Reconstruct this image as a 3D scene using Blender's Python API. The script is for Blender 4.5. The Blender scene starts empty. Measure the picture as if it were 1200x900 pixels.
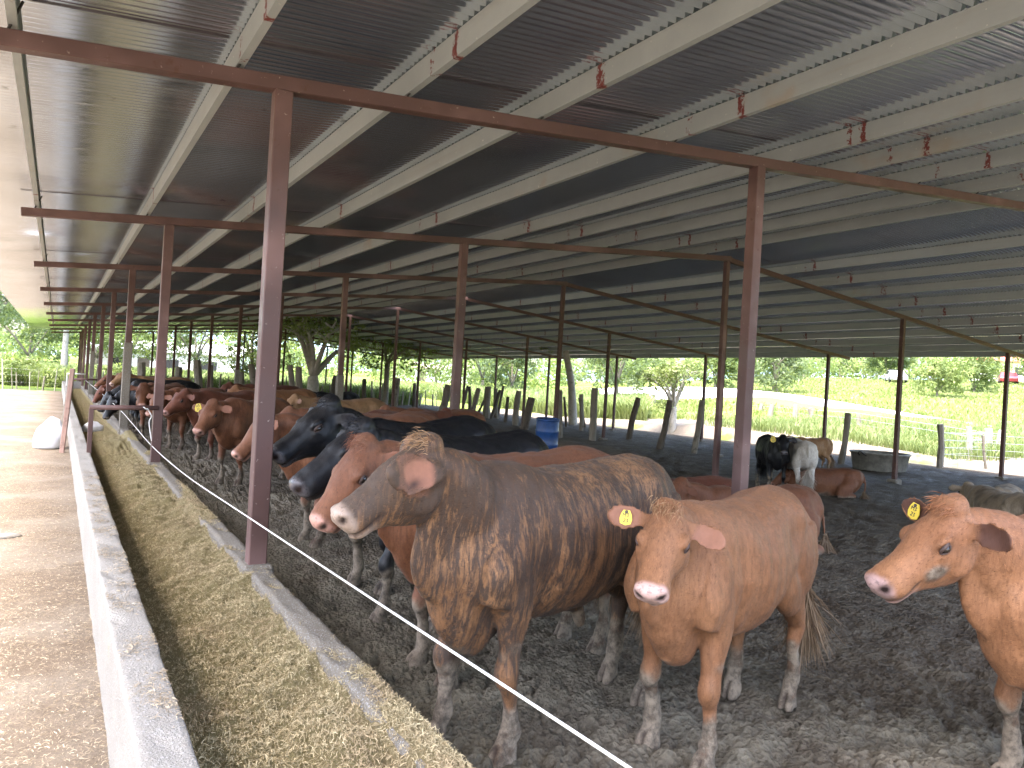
import bpy, bmesh, math, random
import numpy as np
from mathutils import Vector, Matrix
PI = math.pi
SCN = bpy.context.scene
COL = SCN.collection
random.seed(5)

# ---------------------------------------------------------------- camera
F_PX, CX, CY = 880.0, 600.0, 450.0          # for a 1200 x 900 frame
YAW, PITCH, ROLL, EYE = math.radians(31.2), math.radians(0.2), math.radians(3.35), 1.6
_F = np.array([math.sin(YAW)*math.cos(PITCH), math.cos(YAW)*math.cos(PITCH), math.sin(PITCH)])
_R0 = np.array([math.cos(YAW), -math.sin(YAW), 0.]); _U0 = np.cross(_R0, _F)
_R = math.cos(ROLL)*_R0+math.sin(ROLL)*_U0; _U = np.cross(_R, _F)
cam_d = bpy.data.cameras.new('camera'); cam = bpy.data.objects.new('camera', cam_d); COL.objects.link(cam)
cam_d.sensor_width = 36; cam_d.lens = F_PX/1200*36; cam_d.clip_start = .05; cam_d.clip_end = 3000
M = Matrix(((_R[0], _U[0], -_F[0], 0), (_R[1], _U[1], -_F[1], 0), (_R[2], _U[2], -_F[2], EYE), (0, 0, 0, 1)))
cam.matrix_world = M
SCN.camera = cam

def gp(u, v, z=0.):                          # where the sight line of a photo point meets the height z
    d = _F+_R*(u-CX)/F_PX-_U*(v-CY)/F_PX
    return np.array([0, 0, EYE])+d*((z-EYE)/d[2])
def dp(u, v, depth):                         # the point at a given depth
    return np.array([0, 0, EYE])+(_F+_R*(u-CX)/F_PX-_U*(v-CY)/F_PX)*depth

# ---------------------------------------------------------------- light
SUN_EL, SUN_AZ = 68., -105.                   # azimuth clockwise from +Y
world = bpy.data.worlds.new('World'); SCN.world = world; world.use_nodes = True
wn = world.node_tree; wn.nodes.clear()
sky = wn.nodes.new('ShaderNodeTexSky'); sky.sky_type = 'NISHITA'; sky.sun_disc = False
sky.sun_elevation = math.radians(SUN_EL); sky.sun_rotation = math.radians(SUN_AZ)
sky.air_density = .9; sky.dust_density = 5.0; sky.ozone_density = .6
bgn = wn.nodes.new('ShaderNodeBackground'); bgn.inputs['Strength'].default_value = .15
wo = wn.nodes.new('ShaderNodeOutputWorld')
wn.links.new(sky.outputs[0], bgn.inputs[0]); wn.links.new(bgn.outputs[0], wo.inputs[0])
sl = bpy.data.lights.new('sun', 'SUN'); sl.energy = .8; sl.angle = math.radians(14); sl.color = (1, .98, .95)
so = bpy.data.objects.new('sun', sl); COL.objects.link(so)
_sd = Vector((math.sin(math.radians(SUN_AZ))*math.cos(math.radians(SUN_EL)), math.cos(math.radians(SUN_AZ))*math.cos(math.radians(SUN_EL)), math.sin(math.radians(SUN_EL))))
so.rotation_euler = _sd.to_track_quat('Z', 'Y').to_euler(); so.location = (0, 0, 30)
vs = SCN.view_settings; vs.view_transform = 'Standard'; vs.look = 'None'; vs.gamma = 1; vs.use_curve_mapping = False
vs.exposure = 3.58
SCN.cycles.use_denoising = True
SCN.cycles.max_bounces = 7; SCN.cycles.diffuse_bounces = 5; SCN.cycles.glossy_bounces = 4; SCN.cycles.transmission_bounces = 3; SCN.cycles.transparent_max_bounces = 6
SCN.cycles.sample_clamp_indirect = 6.0

# ---------------------------------------------------------------- numpy noise
def _h(x, y, z):
    n = (x*374761393+y*668265263+z*974634777) & 0xffffffff
    n = ((n ^ (n >> 13))*1274126177) & 0xffffffff
    return ((n ^ (n >> 16)) & 0xffff)/32767.5-1
def vnoise(p):
    p = np.asarray(p, float); i = np.floor(p).astype(np.int64); f = p-i; f = f*f*(3-2*f)
    r = 0
    for dx in (0, 1):
        for dy in (0, 1):
            for dz in (0, 1):
                w = (f[..., 0] if dx else 1-f[..., 0])*(f[..., 1] if dy else 1-f[..., 1])*(f[..., 2] if dz else 1-f[..., 2])
                r = r+w*_h(i[..., 0]+dx, i[..., 1]+dy, i[..., 2]+dz)
    return r
def n2(x, y, s=0.): return vnoise(np.stack([x, y, np.zeros_like(x)+s+.5], -1))
def worley(x, y, seed=0):
    ix = np.floor(x).astype(np.int64); iy = np.floor(y).astype(np.int64)
    f1 = np.full(x.shape, 9.)
    for dx in (-1, 0, 1):
        for dy in (-1, 0, 1):
            cx, cy = ix+dx, iy+dy; z = np.zeros_like(cx)+seed
            px = cx+.5+.45*_h(cx, cy, z); py = cy+.5+.45*_h(cx, cy, z+17)
            f1 = np.minimum(f1, (x-px)**2+(y-py)**2)
    return np.sqrt(f1)

# ---------------------------------------------------------------- mesh helpers
class MB:
    def __init__(s): s.v = []; s.f = []; s.n = 0
    def add(s, V, Fc):
        V = np.asarray(V, float); s.v.append(V); s.f += [tuple(int(i)+s.n for i in q) for q in Fc]; s.n += len(V); return s
    def box(s, c, size, R=None):
        c = np.array(c, float); h = np.array(size, float)/2
        V = np.array([[x, y, z] for x in (-1, 1) for y in (-1, 1) for z in (-1, 1)])*h
        if R is not None: V = V@np.array(R).T
        return s.add(V+c, [(0, 1, 3, 2), (4, 6, 7, 5), (0, 4, 5, 1), (2, 3, 7, 6), (0, 2, 6, 4), (1, 5, 7, 3)])
    def bar(s, a, b, w, h, up=(0, 0, 1)):
        a = np.array(a, float); b = np.array(b, float); d = b-a; L = np.linalg.norm(d); d /= L
        up = np.array(up, float); r = np.cross(d, up)
        if np.linalg.norm(r) < 1e-3: r = np.cross(d, (1, 0, 0))
        r /= np.linalg.norm(r); u = np.cross(r, d)
        return s.box((a+b)/2, (L, w, h), np.stack([d, r, u], 1))
    def tube(s, pts, rad, n=8, jit=0., cap=True):
        P = np.array(pts, float); m = len(P); rad = np.broadcast_to(rad, (m,))
        V = []; ref = None
        for i in range(m):
            d = P[min(i+1, m-1)]-P[max(i-1, 0)]; d /= np.linalg.norm(d)+1e-9
            if ref is None: ref = np.cross(d, (0, 0, 1.) if abs(d[2]) < .9 else (1., 0, 0))
            ref = ref-d*ref.dot(d); ref /= np.linalg.norm(ref)+1e-9; q = np.cross(d, ref)
            for k in range(n):
                a = 2*PI*k/n; rr = rad[i]*(1+jit*random.uniform(-1, 1))
                V.append(P[i]+ref*math.cos(a)*rr+q*math.sin(a)*rr)
        Fc = [(i*n+k, i*n+(k+1) % n, (i+1)*n+(k+1) % n, (i+1)*n+k) for i in range(m-1) for k in range(n)]
        if cap: Fc += [tuple(range(n-1, -1, -1)), tuple((m-1)*n+k for k in range(n))]
        return s.add(V, Fc)
    def lathe(s, c, prof, n=24, R=None):
        c = np.array(c, float); V = []; m = len(prof)
        for (r, z) in prof:
            for k in range(n): V.append((r*math.cos(2*PI*k/n), r*math.sin(2*PI*k/n), z))
        V = np.array(V)
        if R is not None: V = V@np.array(R).T
        return s.add(V+c, [(i*n+k, i*n+(k+1) % n, (i+1)*n+(k+1) % n, (i+1)*n+k) for i in range(m-1) for k in range(n)])
    def build(s, name, mat, parent=None, smooth=False, bevel=0., recalc=True):
        me = bpy.data.meshes.new(name)
        me.from_pydata(np.concatenate(s.v).tolist(), [], s.f); me.update()
        if recalc or bevel:
            bm = bmesh.new(); bm.from_mesh(me)
            if recalc: bmesh.ops.recalc_face_normals(bm, faces=bm.faces)
            if bevel: bmesh.ops.bevel(bm, geom=list(bm.edges), offset=bevel, segments=1, affect='EDGES', clamp_overlap=True)
            bm.to_mesh(me); bm.free()
        return link(name, me, mat, parent, smooth)
def link(name, me, mat=None, parent=None, smooth=False):
    o = bpy.data.objects.new(name, me); COL.objects.link(o)
    if mat is not None:
        for m_ in (mat if isinstance(mat, (list, tuple)) else [mat]): me.materials.append(m_)
    if parent is not None: o.parent = parent
    if smooth: me.polygons.foreach_set('use_smooth', [True]*len(me.polygons))
    return o
def np_mesh(name, V, Q, mat, parent=None, smooth=False, mi=None):
    """fast mesh: V (n,3), Q (m,k)"""
    me = bpy.data.meshes.new(name); V = np.asarray(V, np.float32); Q = np.asarray(Q, np.int32); k = Q.shape[1]
    me.vertices.add(len(V)); me.vertices.foreach_set('co', V.reshape(-1))
    me.loops.add(Q.size); me.loops.foreach_set('vertex_index', Q.reshape(-1))
    me.polygons.add(len(Q)); me.polygons.foreach_set('loop_start', np.arange(len(Q), dtype=np.int32)*k)
    try: me.polygons.foreach_set('loop_total', np.full(len(Q), k, np.int32))
    except Exception: pass
    if mi is not None: me.polygons.foreach_set('material_index', np.asarray(mi, np.int32))
    me.update(calc_edges=True); me.validate()
    return link(name, me, mat, parent, smooth)
def grid_q(nx, ny, off=0):
    i, j = np.meshgrid(np.arange(nx-1), np.arange(ny-1), indexing='ij')
    a = (i*ny+j).reshape(-1)+off
    return np.stack([a, a+ny, a+ny+1, a+1], 1)
def empty(name, loc=(0, 0, 0), rz=0.):
    o = bpy.data.objects.new(name, None); COL.objects.link(o); o.location = loc; o.rotation_euler = (0, 0, rz); o.empty_display_size = .2
    return o
def tag(o, label=None, cat=None, group=None, kind=None):
    if label: o['label'] = label
    if cat: o['category'] = cat
    if group: o['group'] = group
    if kind: o['kind'] = kind
    return o
def copy_tree(o, parent=None):
    c = o.copy(); COL.objects.link(c); c.parent = parent
    for ch in list(o.children): copy_tree(ch, c)
    return c
def spline(P, k=6):
    P = np.array(P, float); m = len(P); Q = []
    for i in range(m-1):
        p0, p1, p2, p3 = P[max(i-1, 0)], P[i], P[i+1], P[min(i+2, m-1)]
        for s in range(k):
            t = s/k; Q.append(.5*((2*p1)+(-p0+p2)*t+(2*p0-5*p1+4*p2-p3)*t*t+(-p0+3*p1-3*p2+p3)*t**3))
    Q.append(P[-1]); return np.array(Q)

# ---------------------------------------------------------------- material helpers
class NT:
    def __init__(s, name, rough=.7, spec=.3, metal=0.):
        s.m = bpy.data.materials.new(name); s.m.use_nodes = True; s.t = s.m.node_tree; s.b = s.t.nodes['Principled BSDF']
        s.b.inputs['Roughness'].default_value = rough; s.b.inputs['Specular IOR Level'].default_value = spec; s.b.inputs['Metallic'].default_value = metal
        s.tc = s.t.nodes.new('ShaderNodeTexCoord')
    def set(s, i, v):
        inp = s.b.inputs[i] if isinstance(i, str) else i
        if isinstance(v, bpy.types.NodeSocket): s.t.links.new(v, inp)
        elif isinstance(v, (tuple, list)) and len(v) == 3: inp.default_value = (*v, 1)
        else: inp.default_value = v
        return s
    def co(s, scale=(1, 1, 1), kind='Object', rot=(0, 0, 0)):
        m = s.t.nodes.new('ShaderNodeMapping'); m.inputs['Scale'].default_value = scale; m.inputs['Rotation'].default_value = rot
        s.t.links.new(s.tc.outputs[kind], m.inputs[0]); return m.outputs[0]
    def noise(s, scale=5, detail=5, rough=.6, co=None, dist=0.):
        n = s.t.nodes.new('ShaderNodeTexNoise'); n.inputs['Scale'].default_value = scale; n.inputs['Detail'].default_value = detail
        n.inputs['Roughness'].default_value = rough; n.inputs['Distortion'].default_value = dist
        s.t.links.new(co if co is not None else s.tc.outputs['Object'], n.inputs['Vector']); return n.outputs[0]
    def voro(s, scale=5, co=None, feature='F1', out='Distance'):
        n = s.t.nodes.new('ShaderNodeTexVoronoi'); n.inputs['Scale'].default_value = scale; n.feature = feature
        s.t.links.new(co if co is not None else s.tc.outputs['Object'], n.inputs['Vector']); return n.outputs[out]
    def ramp(s, x, a, b, lo=0., hi=1.):
        n = s.t.nodes.new('ShaderNodeMapRange'); n.interpolation_type = 'SMOOTHSTEP'
        s.t.links.new(x, n.inputs['Value'])
        for k, v in (('From Min', a), ('From Max', b), ('To Min', lo), ('To Max', hi)): n.inputs[k].default_value = v
        return n.outputs[0]
    def mix(s, f, a, b, mode='MIX'):
        n = s.t.nodes.new('ShaderNodeMix'); n.data_type = 'RGBA'; n.blend_type = mode
        ins = [n.inputs[0], n.inputs[6], n.inputs[7]]
        for i, v in zip(ins, (f, a, b)): s.set(i, v)
        return n.outputs[2]
    def math(s, op, a, b=0., c=None):
        n = s.t.nodes.new('ShaderNodeMath'); n.operation = op
        for i, v in zip(n.inputs, (a, b, c)):
            if v is not None: s.set(i, v)
        return n.outputs[0]
    def attr(s, name, comp=None):
        n = s.t.nodes.new('ShaderNodeAttribute'); n.attribute_name = name
        sp = s.t.nodes.new('ShaderNodeSeparateColor'); s.t.links.new(n.outputs['Color'], sp.inputs[0]); return sp.outputs
    def sep(s, x):
        n = s.t.nodes.new('ShaderNodeSeparateXYZ'); s.t.links.new(x, n.inputs[0]); return n.outputs
    def geo(s, out): return s.t.nodes.new('ShaderNodeNewGeometry').outputs[out]
    def bump(s, h, strength=.4, dist=.02, prev=None):
        n = s.t.nodes.new('ShaderNodeBump'); n.inputs['Strength'].default_value = strength; n.inputs['Distance'].default_value = dist
        s.t.links.new(h, n.inputs['Height'])
        if prev is not None: s.t.links.new(prev, n.inputs['Normal'])
        s.t.links.new(n.outputs[0], s.b.inputs['Normal']); return n.outputs[0]

def mat_steel_paint():
    n = NT('red_oxide_paint', .52, .4)
    a = n.noise(3, 6, .65); b = n.noise(34, 4, .6); z = n.noise(1.1, 3)
    c = n.mix(a, (.060, .030, .025), (.108, .058, .050))
    c = n.mix(n.ramp(z, .45, .7), c, (.165, .094, .084))
    c = n.mix(n.ramp(b, .66, .74), c, (.30, .25, .21))
    c = n.mix(n.ramp(n.noise(9, 5, .7), .60, .70, 0, .8), c, (.075, .032, .018))
    n.set('Base Color', c); n.set('Roughness', n.ramp(a, .3, .7, .42, .7)); n.bump(b, .15, .004); return n.m
def mat_shaded_steel():
    n = NT('rusty_shaded_steel', .6, .4)  # red steel with the right slope's backlit shade put into its colour
    a = n.noise(4, 6, .65); b = n.noise(30, 4)
    c = n.mix(a, (.045, .022, .018), (.10, .045, .035)); c = n.mix(n.ramp(b, .6, .72), c, (.18, .13, .10))
    n.set('Base Color', c); n.bump(b, .15, .004); return n.m
def mat_purlin():
    n = NT('painted_channel_steel', .55, .35)
    P = n.sep(n.tc.outputs['Object']); a = n.noise(2.2, 6, .65); b = n.noise(26, 4, .65)
    c = n.mix(a, (.245, .275, .265), (.345, .375, .365))
    c = n.mix(n.ramp(n.noise(1, 4, .6, n.co((3, .5, 12))), .52, .75, 0, .6), c, (.27, .28, .25))
    c = n.mix(n.ramp(b, .68, .74), c, (.68, .66, .60))
    c = n.mix(n.ramp(n.noise(.8, 4, .6), .62, .74, 0, .5), c, (.30, .22, .12))
    # primer brushed over the welds: a strip every bay, shifted a little from purlin to purlin
    sh = n.math('MULTIPLY', n.noise(.55, 1, .5, n.co((1, .0, 0))), 3.5)
    for (off, wd, keep) in ((.05, .030, .47), (2.2, .026, .56)):
        y = n.math('ADD', P[1], sh if off > 1 else 0.0)
        f = n.math('ABSOLUTE', n.math('SUBTRACT', n.math('FLOORED_MODULO', n.math('SUBTRACT', y, 5.2+off-2.9), 5.85), 2.9))
        wob = n.math('ADD', f, n.math('MULTIPLY', n.math('SUBTRACT', n.noise(13, 4, .7), .5), .13))
        k = n.math('MULTIPLY', n.ramp(wob, wd+.006, wd-.006), n.ramp(n.noise(20, 4, .7), keep-.05, keep+.02))
        c = n.mix(k, c, (.135, .026, .020))
    n.set('Base Color', c); n.bump(b, .1, .003); return n.m
def mat_roof():
    n = NT('galvanised_sheet', .2, .5, .93)
    st = n.noise(1, 5, .65, n.co((.5, 16, 1))); a = n.noise(.9, 5, .6); d = n.noise(7, 5, .7)
    c = n.mix(st, (.62, .69, .76), (.79, .84, .89)); c = n.mix(n.ramp(a, .52, .75, 0, .35), c, (.34, .36, .39))
    c = n.mix(n.ramp(d, .70, .80, 0, .4), c, (.26, .21, .15)); c = n.mix(n.ramp(n.noise(3, 4, .7), .64, .74, 0, .5), c, (.16, .13, .10))
    n.set('Base Color', c); n.set('Roughness', n.ramp(n.math('ADD', st, n.math('MULTIPLY', d, .15)), .4, .95, .12, .27))
    n.set('Metallic', n.ramp(d, .55, .75, .95, .88)); n.bump(n.noise(14, 4), .03, .003); return n.m
def mat_concrete(name='concrete', tint=(1.05, 1, .93), dirt=.5):
    n = NT(name, .85, .25)
    a = n.noise(2.5, 7, .65); b = n.noise(22, 6, .7); g = n.noise(120, 3)
    t = tint
    c = n.mix(a, tuple(x*y for x, y in zip((.17, .167, .16), t)), tuple(x*y for x, y in zip((.29, .286, .276), t)))
    c = n.mix(n.ramp(b, .55, .72, 0, .7), c, (.25, .235, .20)); c = n.mix(n.ramp(n.noise(5, 6, .7), .60, .72, 0, dirt), c, (.30, .235, .12))
    c = n.mix(n.ramp(g, .56, .66, 0, .75), c, (.40, .395, .38)); c = n.mix(n.ramp(n.voro(75), .16, .06, 0, .7), c, (.13, .125, .115))
    n.set('Base Color', c); n.bump(n.math('ADD', b, n.math('MULTIPLY', g, .8)), .8, .014); return n.m
def mat_mud():
    n = NT('trampled_mud', .85, .16); clod_tone = n.attr('clod_tone')[0]
    a = n.noise(1.3, 6, .65); b = n.noise(11, 8, .72); g = n.noise(60, 6, .7)
    near = n.sep(n.tc.outputs['Object'])
    c = n.mix(b, (.135, .106, .078), (.385, .33, .24)); c = n.mix(n.ramp(a, .44, .58), n.mix(n.ramp(n.noise(.8, 4), .42, .58, 0, .45), c, (.045, .032, .022)), n.mix(b, (.17, .145, .105), (.40, .35, .26)))
    c = n.mix(n.ramp(clod_tone, .2, .85), n.mix(.48, c, (.018, .014, .011)), n.mix(.25, c, (.17, .155, .115)))
    c = n.mix(n.ramp(g, .62, .72, 0, .6), c, (.17, .155, .11)); c = n.mix(n.ramp(n.noise(6, 4, .6), .58, .72, 0, .5), c, (.048, .030, .020))
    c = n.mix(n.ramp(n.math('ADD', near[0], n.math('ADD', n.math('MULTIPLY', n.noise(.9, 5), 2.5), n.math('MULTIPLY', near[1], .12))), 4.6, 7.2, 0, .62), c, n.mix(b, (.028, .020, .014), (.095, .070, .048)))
    # pale belt along the bunk: daylight from the open end put into the colour
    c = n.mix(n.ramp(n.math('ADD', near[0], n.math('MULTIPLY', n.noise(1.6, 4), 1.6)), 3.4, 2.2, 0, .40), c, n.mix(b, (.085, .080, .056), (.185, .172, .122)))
    n.set('Base Color', c); wet = n.ramp(n.noise(2.3, 5, .7), .50, .64)
    n.set('Roughness', n.math('SUBTRACT', .88, n.math('MULTIPLY', wet, .25))); n.bump(n.math('ADD', n.math('ADD', b, n.math('MULTIPLY', g, .7)), n.math('MULTIPLY', n.voro(38), .8)), 1.0, .04); return n.m
def mat_alley():
    n = NT('straw_littered_dirt', .9, .2)
    a = n.noise(.9, 6, .6); b = n.noise(14, 8, .72); s1 = n.noise(1, 5, .75, n.co((70, 45, 1), rot=(0, 0, .5))); s2 = n.noise(1, 5, .75, n.co((45, 70, 1), rot=(0, 0, .3)))
    c = n.mix(b, (.080, .058, .040), (.165, .127, .090)); c = n.mix(n.ramp(a, .4, .65, 0, .7), c, (.19, .162, .13))
    c = n.mix(n.ramp(s1, .56, .66, 0, .75), c, (.28, .23, .155)); c = n.mix(n.ramp(s2, .58, .68, 0, .75), c, (.26, .215, .145))
    c = n.mix(n.ramp(n.noise(3.2, 6, .7), .60, .70, 0, .6), c, (.075, .052, .032))
    n.set('Base Color', c); n.bump(n.math('ADD', n.math('ADD', b, s1), s2), .5, .015); return n.m
def mat_strand(name, a, b, c3, rough=.75):
    n = NT(name, rough, .25); r = n.geo('Random Per Island')
    c = n.mix(r, a, b); c = n.mix(n.ramp(n.noise(1.6, 4), .45, .65, 0, .6), c, c3)
    n.set('Base Color', c); return n.m
def mat_silage():
    n = NT('chopped_silage', .85, .2)
    a = n.noise(2.0, 5, .6); b = n.noise(38, 8, .8); s1 = n.noise(1, 6, .8, n.co((60, 16, 30), rot=(0, 0, .6)))
    c = n.mix(b, (.075, .056, .024), (.34, .285, .135)); c = n.mix(n.ramp(a, .45, .65, 0, .7), c, n.mix(b, (.11, .08, .04), (.40, .315, .17)))
    c = n.mix(n.ramp(s1, .58, .68, 0, .7), c, (.42, .37, .19))
    n.set('Base Color', c); n.bump(n.math('ADD', b, s1), .9, .025); return n.m
def mat_wood(name, c1, c2, moss=0.):
    n = NT(name, .85, .2)
    a = n.noise(1, 7, .7, n.co((22, 22, 2.2))); b = n.noise(5, 5)
    c = n.mix(a, c1, c2); c = n.mix(n.ramp(b, .55, .7, 0, .6), c, tuple(x*.5 for x in c1))
    if moss: c = n.mix(n.ramp(n.noise(4, 5), .5, .6, 0, moss), c, (.10, .12, .05))
    n.set('Base Color', c); n.bump(a, .6, .02); return n.m
def mat_plain(name, col, rough=.5, spec=.4, var=.25, metal=0., scale=6):
    n = NT(name, rough, spec, metal); a = n.noise(scale, 5, .65)
    n.set('Base Color', n.mix(n.ramp(a, .3, .75), tuple(x*(1-var) for x in col), tuple(min(1, x*(1+var)) for x in col))); n.bump(n.noise(scale*6, 4), .08, .004); return n.m
def mat_leaf(name, c1, c2, c3, trans=.35):
    n = NT(name, .55, .3); r = n.geo('Random Per Island')
    c = n.mix(r, c1, c2); c = n.mix(n.ramp(n.noise(.55, 4, .6), .40, .66, 0, .8), c, c3)
    n.set('Base Color', c)
    t = n.t.nodes.new('ShaderNodeBsdfTranslucent'); n.set(t.inputs[0], n.mix(.5, c, (.30, .38, .06)))
    mx = n.t.nodes.new('ShaderNodeMixShader'); mx.inputs[0].default_value = trans
    n.t.links.new(n.b.outputs[0], mx.inputs[1]); n.t.links.new(t.outputs[0], mx.inputs[2])
    n.t.links.new(mx.outputs[0], n.t.nodes['Material Output'].inputs[0]); return n.m
def mat_ground():
    n = NT('dirt_and_grass', .9, .2); P = n.sep(n.tc.outputs['Object'])
    a = n.noise(.35, 6, .65); b = n.noise(6, 8, .7); s = n.noise(.05, 4)
    dirt = n.mix(b, (.13, .105, .080), (.28, .24, .195)); grass = n.mix(b, (.060, .105, .016), (.19, .26, .045))
    grass = n.mix(n.ramp(s, .4, .65, 0, .7), grass, (.21, .255, .055))
    far = n.ramp(P[1], 46, 48); right = n.ramp(P[0], 29.0, 31.5)
    back = n.math('MAXIMUM', far, right)
    k = n.math('MAXIMUM', n.math('MULTIPLY', back, n.ramp(a, .25, .40)), n.math('MULTIPLY', n.ramp(a, .54, .66), n.ramp(P[0], 20, 27, 0, .9)))
    n.set('Base Color', n.mix(k, dirt, grass)); n.bump(b, .5, .05); return n.m
MT = dict(paint=mat_steel_paint(), dark=mat_shaded_steel(), purlin=mat_purlin(), roof=mat_roof(), concrete=mat_concrete('trough_concrete'), footing=mat_concrete('footing_concrete', (.72, .64, .53), .4), mud=mat_mud(), alley=mat_alley(),
          silage=mat_silage(), strand=mat_strand('silage_strands', (.21, .155, .075), (.56, .47, .28), (.36, .26, .155)), straw=mat_strand('straw_pieces', (.145, .105, .065), (.46, .39, .28), (.25, .19, .12)),
          wood=mat_wood('weathered_wood', (.12, .105, .085), (.28, .25, .205)), darkwood=mat_wood('dark_wood', (.055, .045, .035), (.15, .125, .10)), bark=mat_wood('tree_bark', (.11, .095, .075), (.27, .245, .20), .4),
          palebark=mat_wood('pale_bark', (.25, .23, .195), (.46, .43, .38), .2), rod=mat_plain('black_rod', (.02, .018, .016), .6), rope=mat_plain('white_rope', (.72, .70, .66), .8, .2, .12, scale=30),
          sack=mat_plain('woven_white_sack', (.74, .75, .77), .6, .3, .08, scale=14), blue=mat_plain('blue_plastic', (.015, .062, .21), .4, .5, .35, scale=3), tub=mat_plain('worn_metal_tub', (.20, .19, .165), .6, .4, .35), ground=mat_ground(),
          wire=mat_plain('galvanised_wire', (.42, .43, .43), .4, .5, .1, .7), road=mat_plain('pale_road', (.66, .65, .63), .9, .2, .06, scale=.7), white=mat_plain('white_wall', (.75, .73, .70), .8, .2, .06), tin=mat_plain('tin_roof', (.55, .55, .55), .5, .4, .12, scale=1), redroof=mat_plain('red_tile_roof', (.36, .12, .085), .8, .2, .25),
          pinkroof=mat_plain('faded_roof', (.46, .36, .33), .8, .2, .15), carred=mat_plain('red_car_paint', (.22, .03, .035), .3, .5, .05), cargrey=mat_plain('silver_car_paint', (.45, .46, .48), .3, .5, .05, .3), glass=mat_plain('dark_glass', (.02, .025, .03), .1, .6, .1), tyre=mat_plain('tyre_rubber', (.02, .02, .02), .8, .2, .1),
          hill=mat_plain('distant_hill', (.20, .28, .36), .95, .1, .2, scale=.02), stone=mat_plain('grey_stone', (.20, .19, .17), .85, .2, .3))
LEAF = [mat_leaf('leaves_mid_green', (.065, .10, .035), (.15, .20, .07), (.17, .22, .085)), mat_leaf('leaves_dark_green', (.035, .062, .030), (.085, .125, .055), (.10, .14, .065)),
        mat_leaf('leaves_light_green', (.10, .145, .045), (.21, .26, .095), (.25, .29, .115)), mat_leaf('leaves_grey_green', (.07, .10, .055), (.15, .19, .10), (.12, .17, .07))]  # leaf greens lightened and greyed, distance haze put into the colour
GRASS = mat_leaf('field_grass', (.11, .145, .040), (.23, .28, .095), (.27, .30, .12), .3)
MAIZE = mat_leaf('field_plants', (.095, .135, .045), (.20, .255, .095), (.24, .285, .13), .35)
# ================================================================ GROUND
POSTX = [1.2, 5.6, 11.7, 18.0, 23.2]
ROWY = [5.2+5.85*i for i in range(10)]
YEND = ROWY[-1]+.3
def penz(x, y):
    t = np.clip((x-3)/13., 0, 1); return -.2*t*t*(3-2*t)
def vh(u): return 421.9+(u-67.8)*.0585
# terrain outside: control heights per photo column (depth -> height)
TU = [-400, 650, 760, 850, 900, 1000, 1100, 1200, 1500]
def _z(u, v, d): return EYE+(vh(u)-v)*d/F_PX
TP = {-400: [(0, -.3), (45, -.1), (100, -.1), (200, 2)], 650: [(0, -.35), (45, -.3), (60, 0), (100, .6), (200, 4)], 760: [(0, -.35), (30, -.3), (55, .5), (70, 1.2), (100, 2.0), (200, 5)],
      850: [(0, -.35), (27, -.3), (47, .9), (54, 1.75), (90, 3.6), (200, 7)], 900: [(0, -.35), (26, -.3), (43, .9), (49, 1.75), (90, 4.3), (200, 8)], 1000: [(0, -.35), (25, -.3), (38, .85), (42.5, 1.45), (90, 4.7), (200, 8.5)],
      1100: [(0, -.35), (25, -.3), (33, .55), (37, .95), (90, 5.0), (200, 9.5)], 1200: [(0, -.35), (23, -.3), (30, .4), (34, .70), (90, 5.5), (200, 10)], 1500: [(0, -.35), (23, -.3), (28, .2), (32, .5), (90, 5.5), (200, 10)]}
def terr(x, y):
    x = np.asarray(x, float); y = np.asarray(y, float)
    dep = x*math.sin(YAW)+y*math.cos(YAW); lat = x*math.cos(YAW)-y*math.sin(YAW)
    u = np.where(dep > .5, CX+F_PX*lat/np.maximum(dep, .5), np.where(lat > 0, 1500., -400.)); u = np.clip(u, -400, 1500)
    zs = np.stack([np.interp(dep, [p[0] for p in TP[k]], [p[1] for p in TP[k]]) for k in TU], 0)
    k = np.clip(np.searchsorted(TU, u)-1, 0, len(TU)-2); T = np.array(TU, float)
    f = (u-T[k])/(T[k+1]-T[k])
    a = np.take_along_axis(zs, k[None], 0)[0]; b = np.take_along_axis(zs, (k+1)[None], 0)[0]
    z = a*(1-f)+b*f
    inside = (x > -40) & (x < 27) & (y < YEND+6)
    z = np.where(inside, np.minimum(z, -.32), z)
    # dirt strip beside the shed keeps level
    return z
_ax = np.concatenate([-np.geomspace(900, 45, 26), np.linspace(-42, 22, 30), np.linspace(23, 75, 105), np.geomspace(77, 900, 40)])
_ay = np.concatenate([-np.geomspace(400, 10, 14), np.linspace(-8, 40, 70), np.linspace(40.6, 110, 100), np.geomspace(113, 1200, 30)])
gx, gy = np.meshgrid(_ax, _ay, indexing='ij')
gz = terr(gx, gy)+np.where(gx > 26, .10*n2(gx*.6, gy*.6)+.25*n2(gx*.13, gy*.13, 4)*np.clip((gx-30)/10, 0, 1), .0)
gr = np_mesh('ground', np.stack([gx, gy, gz], -1).reshape(-1, 3), grid_q(len(_ax), len(_ay)), MT['ground'], smooth=True); tag(gr, kind='structure')

def steps(a, b, s0, grow, smax, start):
    out = [a]; s = s0
    while out[-1] < b:
        if out[-1] > start: s = min(s*grow, smax)
        out.append(out[-1]+s)
    return np.array(out)
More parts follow.
